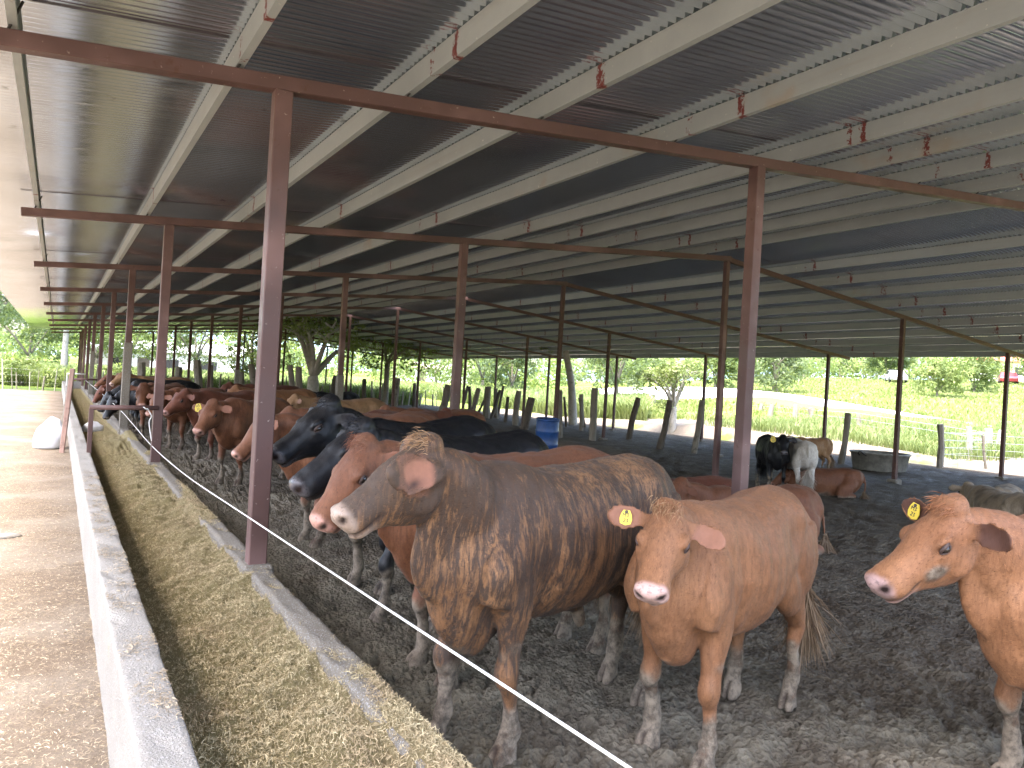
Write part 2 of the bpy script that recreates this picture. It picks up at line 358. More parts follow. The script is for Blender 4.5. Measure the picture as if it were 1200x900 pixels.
# pen floor: trampled mud
ax = steps(1.27, 29.0, .0105, 1.017, .22, 4.3); ay = steps(.5, YEND+4, .0105, 1.017, .35, 4.4); ay = np.concatenate([np.linspace(-1.5, .48, 40), ay])
px, py = np.meshgrid(ax, ay, indexing='ij')
w1 = worley(px*9+.55*n2(px*5, py*5), py*9+.55*n2(px*5, py*5, 9)); w2 = worley(px*19+.4*n2(px*9, py*9, 4), py*19, 5); w3 = worley(px*3.4+.5*n2(px*3, py*3, 5), py*3.4, 8)
lod = np.clip(1.4-np.hypot(px, py)/16., .45, 1)
amt = np.clip(.55+.6*n2(px*.55, py*.55, 2), .25, 1.15)
rd_ = lambda f, s: .5-np.abs(n2(px*f+.7*n2(px*f*.6, py*f*.6, s+3), py*f, s))
dome = lambda f, s, q: np.sqrt(np.clip(.42-worley(px*f+q*n2(px*f*.45, py*f*.45, s)+.3*n2(px*f*1.7, py*f*1.7, s+2), py*f*1.15+q*n2(px*f*.45, py*f*.45, s+5), s)**2, 0, 1))
clod = amt*1.35*(.060*rd_(4.5, 31)+.052*(dome(6.5, 41, .9)-.4)+.036*(dome(13, 42, .8)-.4)+.022*(dome(27, 43, .7)-.4)+.020*rd_(23, 33))+.012*n2(px*24, py*24, 3)+.010*n2(px*52, py*52, 6)-.03
pz = penz(px, py)+clod+.050*(.5-w3)+.035*n2(px*1.1, py*1.1, 1)-.025
pz += -.05*np.clip(.30-w1, 0, 1)*0
edge = np.clip((px-23.6)/3.0, 0, 1); pz = pz*(1-edge)+(-.31)*edge
pz = np.where(px < 1.33, np.minimum(pz, .02), pz)
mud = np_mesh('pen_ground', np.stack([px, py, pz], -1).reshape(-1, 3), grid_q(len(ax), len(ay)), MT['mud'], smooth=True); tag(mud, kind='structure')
clod_tone = np.clip(.45+clod*8+.25*n2(px*6, py*6, 21), 0, 1).reshape(-1)  # paler on clod tops, darker in the hollows between them
cl_ = mud.data.color_attributes.new('clod_tone', 'FLOAT_COLOR', 'POINT'); cl_.data.foreach_set('color', np.repeat(clod_tone[:, None], 4, 1).astype(np.float32).reshape(-1))

# alley: littered dirt
ax = np.concatenate([np.linspace(-40, -4, 24), np.linspace(-3.9, .275, 120)]); ay = steps(-4, 47, .035, 1.02, .6, 7.0)
px, py = np.meshgrid(ax, ay, indexing='ij')
pz = .012*n2(px*2, py*2)+.010*n2(px*7, py*7, 2)+.006*n2(px*18, py*18, 3)-.03*np.exp(-((px+2.6)/.35)**2)-.03*np.exp(-((px+4.2)/.35)**2)
pz -= np.clip((py-45.5)/1.5, 0, 1)*.25+np.clip((-px-36)/4, 0, 1)*.3
al = np_mesh('alley', np.stack([px, py, pz], -1).reshape(-1, 3), grid_q(len(ax), len(ay)), MT['alley'], smooth=True); tag(al, kind='structure')

rng = np.random.RandomState(3)
def strands(cx, cy, cz, length, width, tilt, name, mat, extra=None):
    n = len(cx); a = rng.uniform(0, 2*PI, n); t = rng.normal(0, tilt, n); L = length*rng.uniform(.4, 1.3, n)/2; w = width*rng.uniform(.5, 1.4, n)/2
    d = np.stack([np.cos(a)*np.cos(t), np.sin(a)*np.cos(t), np.sin(t)], 1); r = np.stack([-np.sin(a), np.cos(a), rng.normal(0, .5, n)], 1)
    c = np.stack([cx, cy, cz], 1); bend = np.stack([0*L, 0*L, L*rng.uniform(0, .5, n)], 1)
    V = np.stack([c-d*L[:, None]-r*w[:, None], c-d*L[:, None]+r*w[:, None], c+bend+r*w[:, None], c+bend-r*w[:, None], c+d*L[:, None]+r*w[:, None]*.6, c+d*L[:, None]-r*w[:, None]*.6], 1).reshape(-1, 3)
    i = np.arange(n)*6
    Q = np.concatenate([np.stack([i, i+1, i+2, i+3], 1), np.stack([i+3, i+2, i+4, i+5], 1)])
    return V, Q
N = 150000
yy = .8+rng.beta(1.0, 2.6, N)*18; xx = .26-np.abs(rng.beta(1, 1.15, N))*3.6
k = n2(xx*1.3, yy*1.3, 3)+n2(xx*4, yy*4, 5)*.6 > rng.uniform(-1.0, .8, N); xx, yy = xx[k], yy[k]
zz = .016+rng.uniform(0, .005, len(xx))
cy_ = rng.uniform(.8, 9, 60); wy = np.repeat(cy_, 70)+rng.normal(0, .05, 4200); wx = .34+np.clip(np.repeat(rng.uniform(-.05, .06, 60), 70)+rng.normal(0, .03, 4200), -.07, .065)
xx = np.concatenate([xx, wx]); yy = np.concatenate([yy, wy]); zz = np.concatenate([zz, .449+rng.uniform(0, .006, 4200)])
V, Q = strands(xx, yy, zz, .022, .0022, .05, 's', None)
st_ = np_mesh('straw_litter', V, Q, MT['straw']); tag(st_, kind='stuff')
# a flat stone and scrap on the alley
def rock(c, s, seed):
    V, Fc = [], []; n, m = 12, 7
    for i in range(m):
        p = -PI/2+PI*i/(m-1)
        for k in range(n):
            a = 2*PI*k/n; r = 1+.25*math.sin(a*2+seed)+.12*math.sin(a*5+seed*3); V.append((c[0]+s[0]*r*math.cos(a)*math.cos(p), c[1]+s[1]*r*math.sin(a)*math.cos(p), c[2]+s[2]*math.sin(p)))
    for i in range(m-1):
        for k in range(n): Fc.append((i*n+k, i*n+(k+1) % n, (i+1)*n+(k+1) % n, (i+1)*n+k))
    return MB().add(V, Fc)
p = gp(7, 630, 0); tag(rock((p[0], p[1], .01), (.10, .07, .03), 1).build('stone', MT['stone'], smooth=True), 'flat grey stone lying on the straw-littered alley', 'stone')

# ================================================================ FEED TROUGH
tr = empty('feed_trough', (.7, 5, 0)); tag(tr, 'long concrete feed trough with a pale outer wall, full of chopped silage', 'feed trough')
def ribbon(xs_z, ys, name, mat, amp=.006, seed=0, chip=0):
    """sweep a cross-section (list of (x,z)) along y with a worn surface"""
    P = np.array(xs_z); m = len(P); V = np.zeros((len(ys), m, 3))
    V[:, :, 0] = P[:, 0][None]; V[:, :, 2] = P[:, 1][None]; V[:, :, 1] = ys[:, None]
    q = V.reshape(-1, 3); j = vnoise(q*np.array([9, 5, 9.])+seed)*amp+vnoise(q*np.array([40, 28, 40.])+seed)*amp*.5
    d = np.stack([j, 0*j, vnoise(q*np.array([7, 6, 7.])+seed+7)*amp+vnoise(q*np.array([30, 33, 30.])+seed+7)*amp*.7], 1)
    if chip:
        w = worley(q[:, 1]*2.3+q[:, 0]*3, q[:, 2]*3+q[:, 0]*5+q[:, 1]*.7, seed); e = np.clip((q[:, 2]-chip+.03)/.03, 0, 1)
        d[:, 2] -= .030*np.clip(.30-w, 0, 1)*e/.3*np.clip(.5+n2(q[:, 1]*9, q[:, 0]*9), 0, 1)
    return q+d, grid_q(len(ys), m)
def fine(a, b, k):
    out = [a]
    for i in range(len(b)): 
        n = max(1, int(np.ceil(np.hypot(b[i][0]-out[-1][0], b[i][1]-out[-1][1])/k)))
        p0 = np.array(out[-1]); p1 = np.array(b[i]); out += [tuple(p0+(p1-p0)*(t+1)/n) for t in range(n)]
    return out
ysw = steps(-1.2, 48, .03, 1.025, .4, 6)
sec = fine((.262, -.12), [(.256, .428), (.258, .438), (.268, .444), (.408, .444), (.415, .438), (.417, .43), (.425, .0)], .022)
V, Q = ribbon(sec, ysw, 'w', None, .0034, 0, .444); V -= np.array([.7, 5, 0]); np_mesh('outer_wall', V, Q, MT['concrete'], tr, True)
sec = fine((1.125, .0), [(1.128, .285), (1.14, .30), (1.262, .30), (1.275, .285), (1.285, -.15)], .028)
V, Q = ribbon(sec, ysw, 'c', None, .006, 5, .30); V -= np.array([.7, 5, 0]); np_mesh('rear_curb', V, Q, MT['footing'], tr, True)
MB().box((.775-.7, 23.4-5, .03), (.75, 49.2, .06)).build('trough_floor', MT['footing'], tr)
MB().box((.77-.7, 48.05-5, .2), (1.03, .12, .55)).build('end_wall', MT['concrete'], tr)
# silage
ax = np.linspace(.40, 1.30, 62); ay = steps(-.8, 47.9, .02, 1.022, .35, 5.5)
px, py = np.meshgrid(ax, ay, indexing='ij')
t = (px-.50)/.64
lump = .060*n2(px*3.2, py*2.2, 1)+.055*n2(px*7, py*6, 2)+.030*n2(px*16, py*15, 8)+.018*n2(px*30, py*28, 3)+.012*n2(px*60, py*55, 4)
hp_ = np.clip(.060+(.185+.05*np.clip((3.2-py)/2.0, 0, 1))*np.clip(t, 0, 1)**.75+lump*np.clip(.3+t*2, .3, 1)+.10*n2(px*.0+1, py*.55, 7)*np.sin(np.clip(t, 0, 1)*PI), .062, .5)
far = np.clip((py-15)/5, 0, 1); hp_ = hp_*(1-far)+(.075+.07*np.clip(lump*6, -.2, 1))*far
over = np.clip((px-1.10)/.06, 0, 1); spill = -.022+.085*np.clip(n2(px*3, py*1.3, 11)+.05, 0, 1)+lump*.15
top = .30+np.clip(spill-.03*(px > 1.262), -.03, .06)*(py < 16)-(py >= 16)*.05
hp_ = hp_*(1-over)+np.where(over > 0, np.minimum(np.maximum(top, .2), .37), 0)*over
hp_ = np.where(px > 1.275, hp_-(px-1.275)*12, hp_)
SV = np.stack([px, py, hp_], -1).reshape(-1, 3); SQ = grid_q(len(ax), len(ay)); nSV = len(SV)
N = 170000
sy = -.6+rng.beta(1.0, 2.2, N)*14.5; sx = .45+rng.beta(1.35, 1.0, N)*.83
ii = np.clip(np.searchsorted(ay, sy), 0, len(ay)-1); jj = np.clip(np.searchsorted(ax, sx), 0, len(ax)-1)
V2, Q2 = strands(sx, sy, hp_[jj, ii]+rng.uniform(-.002, .016, N), .021, .0020, .5, 's', None)
fe = np_mesh('silage', np.concatenate([SV, V2]), np.concatenate([SQ, Q2+nSV]), [MT['silage'], MT['strand']], mi=np.concatenate([np.zeros(len(SQ)), np.ones(len(Q2))])); tag(fe, kind='stuff')

# ================================================================ SHED
shed = empty('cattle_shed', (0, 5, 0)); tag(shed, 'open cattle shed with red steel posts under a low corrugated metal roof', 'shed')
RX, RZ0 = 11.6, 3.40
SL = .0915
def beamz(x): return RZ0+.01+SL*(min(x, 2*RX-x)+.28)-.0      # beam centre line height
O5 = np.array([0, 5, 0])
PUR = [-.34, .90, 2.09, 3.26, 4.72, 6.35, 7.40, 8.58, 9.86, 11.1]
def add_brace(mb, x, y, side):
    mb.tube([np.array([x-side*.0, y-.02, beamz(x)+.05])-O5, np.array([x+side*.07, y-.13, beamz(x)+.19])-O5], .008, 5)
for r, y in enumerate(ROWY):
    for i, x in enumerate(POSTX):
        xx = x+random.uniform(-.02, .02)
        if r == 0 and i == 1: xx = 5.86
        b = .28 if i == 0 else float(penz(np.array(xx), 0))-.1
        s = .118 if i < 2 else .10
        top = beamz(xx)-.05
        lean = random.uniform(-.012, .012)
        mat = MT['paint'] if (i == 0 or (i == 1 and r < 3) or (i == 2 and r < 2)) else MT['dark']
        po = MB().bar((xx-O5[0]+lean, y-5, b), (xx, y-5, top), s, s, up=(0, 1, 0)).build('post', mat, shed, bevel=.006)
        if i == 0: MB().box((xx+.005, y-5, .25), (.20, .24, .13)).build('post_footing', MT['footing'], po, bevel=.02)
        if i > 0:
            MB().box((xx+lean, y-5, b+.07), (.26, .26, .16)).build('post_footing', MT['footing'], po, bevel=.02)
        if (i == 0 and r in (2, 5)) or (i == 1 and r in (2, 4)):
            MB().bar((xx+lean*.9, y-5, b), (xx+lean*.5, y-5, b+1.75), s+.035, s+.035, up=(0, 1, 0)).build('concrete_sleeve', MT['footing'], po, bevel=.01)
    d = 0.
    bm_ = MB().bar((-.48, y-5, beamz(-.48)), (RX+.2, y-5, beamz(RX+.2)+.03), .10, .10).build('beam', MT['paint'], shed, bevel=.005)
    rf = MB().bar((RX+.05, y-5+.02, beamz(RX)-.0), (24.4, y-5+.02, beamz(24.4)), .08, .10).build('rafter', MT['dark'], shed, bevel=.005)
    for x in (PUR if r < 4 else []):
        br = MB(); add_brace(br, x, y, 1); br.build('tie_rod', MT['rod'], bm_)
Y0, Y1 = .55, YEND+.5
def channel(x, side, z, name='purlin'):
    """C channel along y: web towards the eave, flanges towards the ridge"""
    m = MB(); h = .17; f = .045; t = .004
    m.box((x, (Y0+Y1)/2-5, z+h/2), (t, Y1-Y0, h)); m.box((x+side*(f/2+.002), (Y0+Y1)/2-5, z+.002), (f, Y1-Y0, t)); m.box((x+side*(f/2+.002), (Y0+Y1)/2-5, z+h-.002), (f, Y1-Y0, t)); m.box((x+side*(f+.002), (Y0+Y1)/2-5, z+.013), (t, Y1-Y0, .022))
    return m.build(name, MT['purlin'], shed, recalc=False)
for x in PUR: channel(x, 1, beamz(x)+.056+.02)
for k in range(10):
    x = 24.6-1.24*k
    channel(x, 1, beamz(x)+.056+.02)
# corrugated sheets
def roof(xa, xb, name, bend):
    pitch, amp = .076, .0115
    ys = np.arange(Y0-.25, Y1+.25, pitch/6); xs = np.linspace(xa, xb, 25)
    X, Yg = np.meshgrid(xs, ys, indexing='ij')
    lap = .006*((np.floor((Yg+100)/.84) % 2)*2-1)*0
    Zr = np.where(X < RX, RZ0+SL*(X+.28), RZ0+SL*(2*RX-X+.28))+.01+.05+.026+.17+.012+amp*np.sin(2*PI*Yg/pitch)+.0015*n2(X*.6, Yg*.5)
    return np_mesh(name, np.stack([X, Yg-5, Zr], -1).reshape(-1, 3), grid_q(len(xs), len(ys)), MT['roof'], shed, True)
roof(-1.55, RX-.10, 'roof_sheet', 0); roof(RX+.12, 25.0, 'roof_sheet', 0)
# ridge flashing, open over the middle bays
for (a, b) in ((Y0, 17.5), (37., Y1)):
    MB().bar((RX-.005, a-5, beamz(RX)+.285), (RX-.005, b-5, beamz(RX)+.285), .46, .004).build('ridge_cap', MT['roof'], shed)
# eave trims
MB().bar((25.0, Y0-5, beamz(25.0)+.245), (25.0, Y1-5, beamz(25.0)+.245), .02, .10).build('eave_trim', MT['dark'], shed)

# ---- rails across the trough
def rail(y, z, name_label, white=False):
    e = empty('trough_rail', (.4, y, .44)); tag(e, name_label, 'rail', 'rails across the trough')
    m = MT['paint'] if not white else MT['white']
    MB().tube([(-.02, 0, z-.44), (.78, 0, z-.42)], .033, 10).build('crossbar', m, e, True)
    MB().bar((0, 0, -.02), (0, 0, z-.45), .055, .055, up=(0, 1, 0)).build('leg', m, e, bevel=.004)
    return e
rail(11.0, 1.02, 'red pipe rail bridging the feed trough beside the white sack')
rail(28.6, 1.0, 'thin rail crossing the far end of the trough before the last heads')
rail(40.3, 1.0, 'farthest rail crossing the trough near its end wall', True)
# ---- rope
rp = [(1.30, -.6, .70), (1.25, 1.2, .688), (1.20, 3, .66), (1.135, 5.2, .63), (1.13, 8, .545), (1.13, 11, .53), (1.13, 14, .60), (1.13, 16.9, .66), (1.13, 22.7, .70), (1.13, 40, .75)]
rope = MB().tube(spline(rp, 8), .0048, 6).build('rope', MT['rope'], smooth=True); tag(rope, 'white rope stretched past the red posts above the trough curb', 'rope')
# a few knots of rope round the rail and the post
kn = MB()
for k in range(4): kn.tube([(1.02+.02*k+.035*math.cos(a), 11.0+.035*math.sin(a)+.01*k, 1.03+.015*math.sin(2*a)) for a in np.linspace(0, 2*PI, 13)], .009, 5)
kn.tube(spline([(1.05, 11.0, 1.02), (1.10, 11.0, .93), (1.08, 11.02, .84), (1.12, 11.0, .60)], 5), .008, 5)
tag(kn.build('rope_knot', MT['rope'], smooth=True), 'knotted white rope end wound round the pipe rail', 'rope')
# ---------------------------------------------------------------- coats
def mat_coat(name, c_lo, c_hi, top, muzzle=(.50, .27, .23), ear=(.34, .17, .12), muddy=(.150, .120, .088), brindle=None, sheen=.04, strand=False, dust=0., rough=.62, folds=0., patch=None):
    n = NT(name, rough, .22)
    m = n.attr('mask'); z = n.attr('zone')
    a = n.noise(2.6, 5, .6); hair = n.noise(1, 5, .8, n.co((52, 52, 12))); hair2 = n.noise(90, 4, .7)
    c = n.mix(n.ramp(a, .32, .68), c_lo, c_hi)
    if brindle:
        P = n.co((17, 8, 2.4), rot=(0, .22, 0)); s = n.noise(1, 6, .72, P, .8); s2 = n.noise(1, 6, .78, n.co((60, 30, 7.5), rot=(0, .16, 0)), .6); s3 = n.noise(2.1, 4, .6)
        k = n.math('ADD', n.math('MULTIPLY', s, .36), n.math('ADD', n.math('MULTIPLY', s2, .46), n.math('MULTIPLY', s3, .26)))
        c = n.mix(n.ramp(k, .466, .558, 0, .93), c, brindle)
    c = n.mix(n.math('MULTIPLY', z[1], .10 if brindle else .55), c, top)
    if patch: c = n.mix(n.ramp(n.noise(1.5, 3, .5), .50, .56), c, patch)
    c = n.mix(n.ramp(hair, .30, .72, .0, .34), c, (0, 0, 0), 'MULTIPLY') if False else n.mix(n.ramp(hair, .40, .68, 0, .55), c, tuple(x*.45 for x in c_lo))
    c = n.mix(n.ramp(hair2, .60, .75, 0, .20), c, tuple(min(1, x*1.9+.02) for x in c_hi))
    if dust: c = n.mix(n.ramp(n.noise(4, 7, .7), .48, .70, 0, dust), c, (.22, .18, .14))
    c = n.mix(z[2], c, n.mix(.25, c, c_hi)) if not brindle else n.mix(n.math('MULTIPLY', z[2], .65), c, n.mix(n.noise(9, 5, .7), brindle, (.105, .072, .050)))
    c = n.mix(n.math('MULTIPLY', z[0], .9), c, n.mix(n.noise(30, 4, .7), ear, tuple(x*.6 for x in ear)))
    c = n.mix(m[1], c, n.mix(n.ramp(n.noise(55, 4, .7), .52, .66, 0, .7), muzzle, tuple(x*.35 for x in muzzle)))
    mn = n.noise(9, 6, .7)
    c = n.mix(n.math('MULTIPLY', m[0], n.ramp(mn, .18, .5, .55, 1)), c, n.mix(n.ramp(n.math('ADD', n.math('MULTIPLY', mn, .6), n.math('MULTIPLY', n.noise(32, 4, .7), .4)), .36, .62), tuple(x*.30 for x in muddy), tuple(x*1.35 for x in muddy)))
    c = n.mix(m[2], c, (.022, .014, .012))
    if strand:
        r = n.geo('Random Per Island'); v = n.ramp(r, 0, 1, .35, 1.75); cc = n.t.nodes.new('ShaderNodeCombineColor')
        for i_ in range(3): n.t.links.new(v, cc.inputs[i_])
        c = n.mix(1., c, cc.outputs[0], 'MULTIPLY')
    n.set('Base Color', c)
    n.set('Roughness', n.math('SUBTRACT', n.math('ADD', rough, n.math('MULTIPLY', m[0], .15)), n.math('MULTIPLY', m[1], .28)))
    n.set('Sheen Weight', sheen); n.set('Sheen Roughness', .45); n.b.inputs['Sheen Tint'].default_value = (1, .93, .86, 1)
    h = n.math('ADD', n.math('MULTIPLY', hair, .8), n.math('MULTIPLY', n.math('ADD', mn, n.noise(45, 4, .7)), n.math('MULTIPLY', m[0], 3.0)))
    n.bump(h, .42, .008); return n.m
def _c(name, *a, **k): return (name, a, k)
COAT_ARGS = dict(
    brindle=_c('brindled_coat', (.13, .062, .028), (.225, .115, .053), (.18, .10, .052), (.30, .225, .175), (.33, .145, .09), brindle=(.032, .024, .020), dust=.03),
    tan=_c('tan_coat', (.178, .079, .036), (.24, .113, .053), (.18, .080, .037), (.44, .29, .25), (.26, .12, .075), dust=.05),
    tanb=_c('orange_tan_coat', (.188, .083, .037), (.255, .121, .057), (.19, .083, .041), (.36, .24, .22), (.075, .034, .025), dust=.05),
    red=_c('red_brown_coat', (.115, .044, .021), (.175, .072, .034), (.12, .046, .023), (.40, .22, .17), (.21, .09, .055), dust=.08),
    deep=_c('deep_red_coat', (.085, .027, .014), (.135, .046, .024), (.09, .030, .017), (.36, .20, .17), (.15, .06, .04), dust=.08),
    black=_c('black_coat', (.0075, .0075, .0085), (.014, .0142, .016), (.007, .007, .008), (.085, .078, .082), (.022, .021, .024), dust=.02, rough=.42, sheen=0.),
    brown=_c('pale_brown_coat', (.20, .105, .048), (.29, .17, .085), (.21, .115, .058), (.40, .27, .23), (.25, .14, .10), dust=.15),
    grey=_c('pale_grey_coat', (.36, .325, .28), (.54, .50, .45), (.40, .36, .31), (.30, .24, .22), (.34, .24, .2), dust=.3),
    dun=_c('dun_coat', (.20, .155, .105), (.34, .275, .20), (.16, .115, .075), (.62, .56, .52), (.25, .17, .13), dust=.3, patch=(.10, .075, .05)))
COAT = {k: mat_coat(v[0], *v[1], **v[2]) for k, v in COAT_ARGS.items()}
EYE_M = NT('dark_eye', .12, .6).set('Base Color', (.012, .008, .006)).m
LID_M = mat_plain('dark_eyelid', (.05, .03, .024), .6)
TAG_M = mat_plain('yellow_tag', (.60, .45, .045), .5, .4, .06)
INK_M = mat_plain('tag_ink', (.05, .045, .04), .7)
HORN_M = mat_plain('hoof_horn', (.10, .09, .08), .6)
HAIR = {}
STRAND = {}
def strand_coat(k):
    if k not in STRAND: STRAND[k] = mat_coat(COAT_ARGS[k][0]+'_hair', *COAT_ARGS[k][1], **dict(COAT_ARGS[k][2], strand=True))
    return STRAND[k]
def hair_mat(name, a, b):
    if name not in HAIR: HAIR[name] = mat_strand('hair_'+name, a, b, tuple(.5*(x+y) for x, y in zip(a, b)), .6)
    return HAIR[name]

def tuft(name, pts, dirs, length, width, mat, parent, rg, per=60, spread=.03, droop=.3):
    C = []; D = []
    for p, d in zip(pts, dirs):
        for k in range(per): C.append(np.array(p)+rg.normal(0, spread, 3)); D.append(np.array(d)+rg.normal(0, .28, 3))
    C = np.array(C); D = np.array(D); D /= np.linalg.norm(D, axis=1)[:, None]; n = len(C)
    L = length*rg.uniform(.5, 1.2, n)[:, None]; r = np.cross(D, rg.normal(size=(n, 3))); r /= np.linalg.norm(r, axis=1)[:, None]; w = width*r
    m1 = C+D*L*.5; m2 = C+D*L+np.array([0, 0, -1])*L*droop
    V = np.stack([C-w, C+w, m1+w*.8, m1-w*.8, m2+w*.15, m2-w*.15], 1).reshape(-1, 3); i = np.arange(n)*6
    return np_mesh(name, V, np.concatenate([np.stack([i, i+1, i+2, i+3], 1), np.stack([i+3, i+2, i+4, i+5], 1)]), mat, parent)

def coat_hair(body, mesh, info, n, length, mats, rg, flow=(-.75, 0, -.65)):
    """short coat hair lying along the body, one strand per sample, coloured like the skin under it"""
    nv = len(mesh.vertices); co = np.empty(nv*3); mesh.vertices.foreach_get('co', co); co = co.reshape(-1, 3)
    no = np.empty(nv*3); mesh.vertices.foreach_get('normal', no); no = no.reshape(-1, 3)
    mk = np.empty(nv*4); mesh.color_attributes['mask'].data.foreach_get('color', mk); mk = mk.reshape(-1, 4)
    zn = np.empty(nv*4); mesh.color_attributes['zone'].data.foreach_get('color', zn); zn = zn.reshape(-1, 4)
    idx = rg.randint(0, nv, n); ok = (mk[idx, 1] < .3) & (mk[idx, 2] < .4) & (mk[idx, 0] < .85) & (zn[idx, 0] < .8); idx = idx[ok]; n = len(idx)
    N = no[idx]; f = np.tile(np.array(flow), (n, 1)); h = (co[idx]-info['O'])/info['hs']; onh = ((h@info['F']) > -.06)
    f[onh] = -info['F']*.9+np.array([0, 0, -.1]); f += rg.normal(0, .22, (n, 3))
    f = f-N*np.sum(f*N, 1)[:, None]; f /= np.linalg.norm(f, axis=1)[:, None]+1e-9
    D = f*.93+N*.30; r = np.cross(D, N); r /= np.linalg.norm(r, axis=1)[:, None]+1e-9
    L = (length*rg.uniform(.5, 1.3, n))[:, None]; C = co[idx]+rg.normal(0, .003, (n, 3))*0-N*.001; w = r*.0012
    V = np.stack([C-w, C+w, C+D*L], 1).reshape(-1, 3)
    o = np_mesh('coat_hair', V, np.arange(3*n).reshape(-1, 3), mats, body)
    # carry the skin masks over so that the strand has the colour of its root
    me = o.data
    for nm, src in (('mask', mk), ('zone', zn)):
        a = me.color_attributes.new(nm, 'FLOAT_COLOR', 'POINT'); a.data.foreach_set('color', np.repeat(src[idx], 3, 0).astype(np.float32).reshape(-1))
    return o

def add_details(root, body, info, tag_ear=None, tuft_col=((.12, .05, .02), (.32, .16, .07)), tail_col=((.10, .06, .03), (.30, .2, .12)), poll_hair=0, detail=True, seed=0, tag_scale=1.0):
    rg = np.random.RandomState(seed+5); hp, F, L, U, hs = info['hp'], info['F'], info['L'], info['U'], info['hs']
    for s in (1, -1):
        c = hp(.178, s*.113, -.022)
        R_ = np.stack([F, L*s, U], 1)
        V = []; Fc = []; n, m = 16, 9
        for i in range(m):
            t = -PI/2+PI*i/(m-1)
            for k in range(n): V.append(c+R_@np.array([math.cos(t)*math.cos(2*PI*k/n)*.023, math.sin(t)*.018, math.cos(t)*math.sin(2*PI*k/n)*.018])*hs)
        for i in range(m-1):
            for k in range(n): Fc.append((i*n+k, i*n+(k+1) % n, (i+1)*n+(k+1) % n, (i+1)*n+k))
        MB().add(V, Fc).build('eye', EYE_M, body, True)
        if detail:
            lid = MB(); up = [hp(.178+.036*math.cos(a), s*(.124-.014*math.cos(a)**2), -.020+.013*math.sin(a)-.006*math.cos(a)) for a in np.linspace(.1, PI-.1, 9)]
            lo = [hp(.178+.036*math.cos(a), s*(.123-.014*math.cos(a)**2), -.022-.012*math.sin(a)-.004*math.cos(a)) for a in np.linspace(.0, PI, 9)]
            lid.tube(up, np.array([.003, .006, .008, .009, .009, .009, .008, .006, .003])*hs, 6); lid.tube(lo, .004*hs, 6)
            lid.build('eyelid', LID_M, body, True)
    if tag_ear is not None:
        base, ax, fr, wd = info['ears'][tag_ear]
        c = base+ax*(.12*hs)+fr*(.004*hs)-wd*.004*hs; ts = hs*tag_scale
        xr = np.cross(wd, fr); R_ = np.stack([xr, wd, fr], 1)
        def q(x, y, z): return c+R_@np.array([x, y, z])*ts
        prof = [(-.018, .040), (.018, .040), (.030, .018), (.036, -.010), (.030, -.036), (0, -.046), (-.030, -.036), (-.036, -.010), (-.030, .018)]
        m = MB(); nn = len(prof); m.add([q(x, y, .006) for x, y in prof]+[q(x, y, .001) for x, y in prof], [tuple(range(nn)), tuple(range(2*nn-1, nn-1, -1))]+[(i, nn+i, nn+(i+1) % nn, (i+1) % nn) for i in range(nn)])
        tg = m.build('ear_tag', TAG_M, body)
        ink = MB()
        for (x0, y0, x1, y1) in ((-.018, .002, -.018, .022), (-.018, .022, -.010, .012), (-.010, .012, -.002, .022), (-.002, .022, -.002, .002), (.005, .022, .015, .022), (.015, .022, .008, .014), (.008, .014, .015, .008), (.015, .008, .005, .002), (-.013, -.010, -.003, -.010), (-.003, -.010, -.003, -.018), (-.003, -.018, -.013, -.028), (-.013, -.028, -.003, -.028), (.004, -.010, .013, -.010), (.013, -.010, .007, -.018), (.007, -.018, .013, -.024), (.013, -.024, .004, -.028)):
            a, b = q(x0, y0, .0072), q(x1, y1, .0072); ink.bar(a, b, .0035*ts, .0012*ts, up=fr)
        ink.build('number', INK_M, tg)
        MB().lathe(q(0, .030, .006), [(.001, .004), (.007, .004), (.008, 0)], 10, R_).build('tag_stud', INK_M, tg)
    t = np.array(info['tail'][:3])
    pts = [t+np.array([0, 0, .06-.03*k]) for k in range(6)]; col = hair_mat('%d' % (tail_col[1][0]*1000), *tail_col)
    tuft('tail_switch', pts, [(-.05, 0, -1)]*6, .34*hs, .0030, col, body, rg, 190, .011, .05)
    if poll_hair:
        hm = hair_mat('p%d' % (tuft_col[1][0]*1000), *tuft_col)
        pts = [hp(-.05+.02*(k % 4), (k-5.5)*.011, .060) for k in range(12)]
        tuft('forelock', pts, [F*.75+U*.5 for k in range(12)], .055*hs, .0014, hm, body, rg, int(26*poll_hair), .014, .25)

HERD = 'cattle standing and lying in the shed'
def cow(label, coat, xy, heading, scale=1., cat='cow', z=None, tag_ear=None, detail=True, poll_hair=0, tcol=None, tail=None, hair=0, hair_len=.014, seed=0, tag_scale=1., **kw):
    me, info = make_cow_mesh('body', seed=seed, **kw)
    if z is None: z = float(penz(np.array(xy[0]), 0))-.035
    root = empty('cow' if cat == 'cow' else cat, (xy[0], xy[1], z), math.radians(heading)); root.scale = (scale,)*3
    tag(root, label, cat, HERD)
    b = link('body', me, COAT[coat], root)
    tc = tcol or ((.12, .05, .02), (.34, .17, .07)); tl = tail or ((.08, .05, .03), (.26, .18, .11))
    add_details(root, b, info, tag_ear, tc, tl, poll_hair, detail, seed, tag_scale)
    if hair: coat_hair(b, me, info, hair, hair_len, strand_coat(coat), np.random.RandomState(seed+3))
    return root
DK = ((.010, .010, .012), (.035, .035, .04))
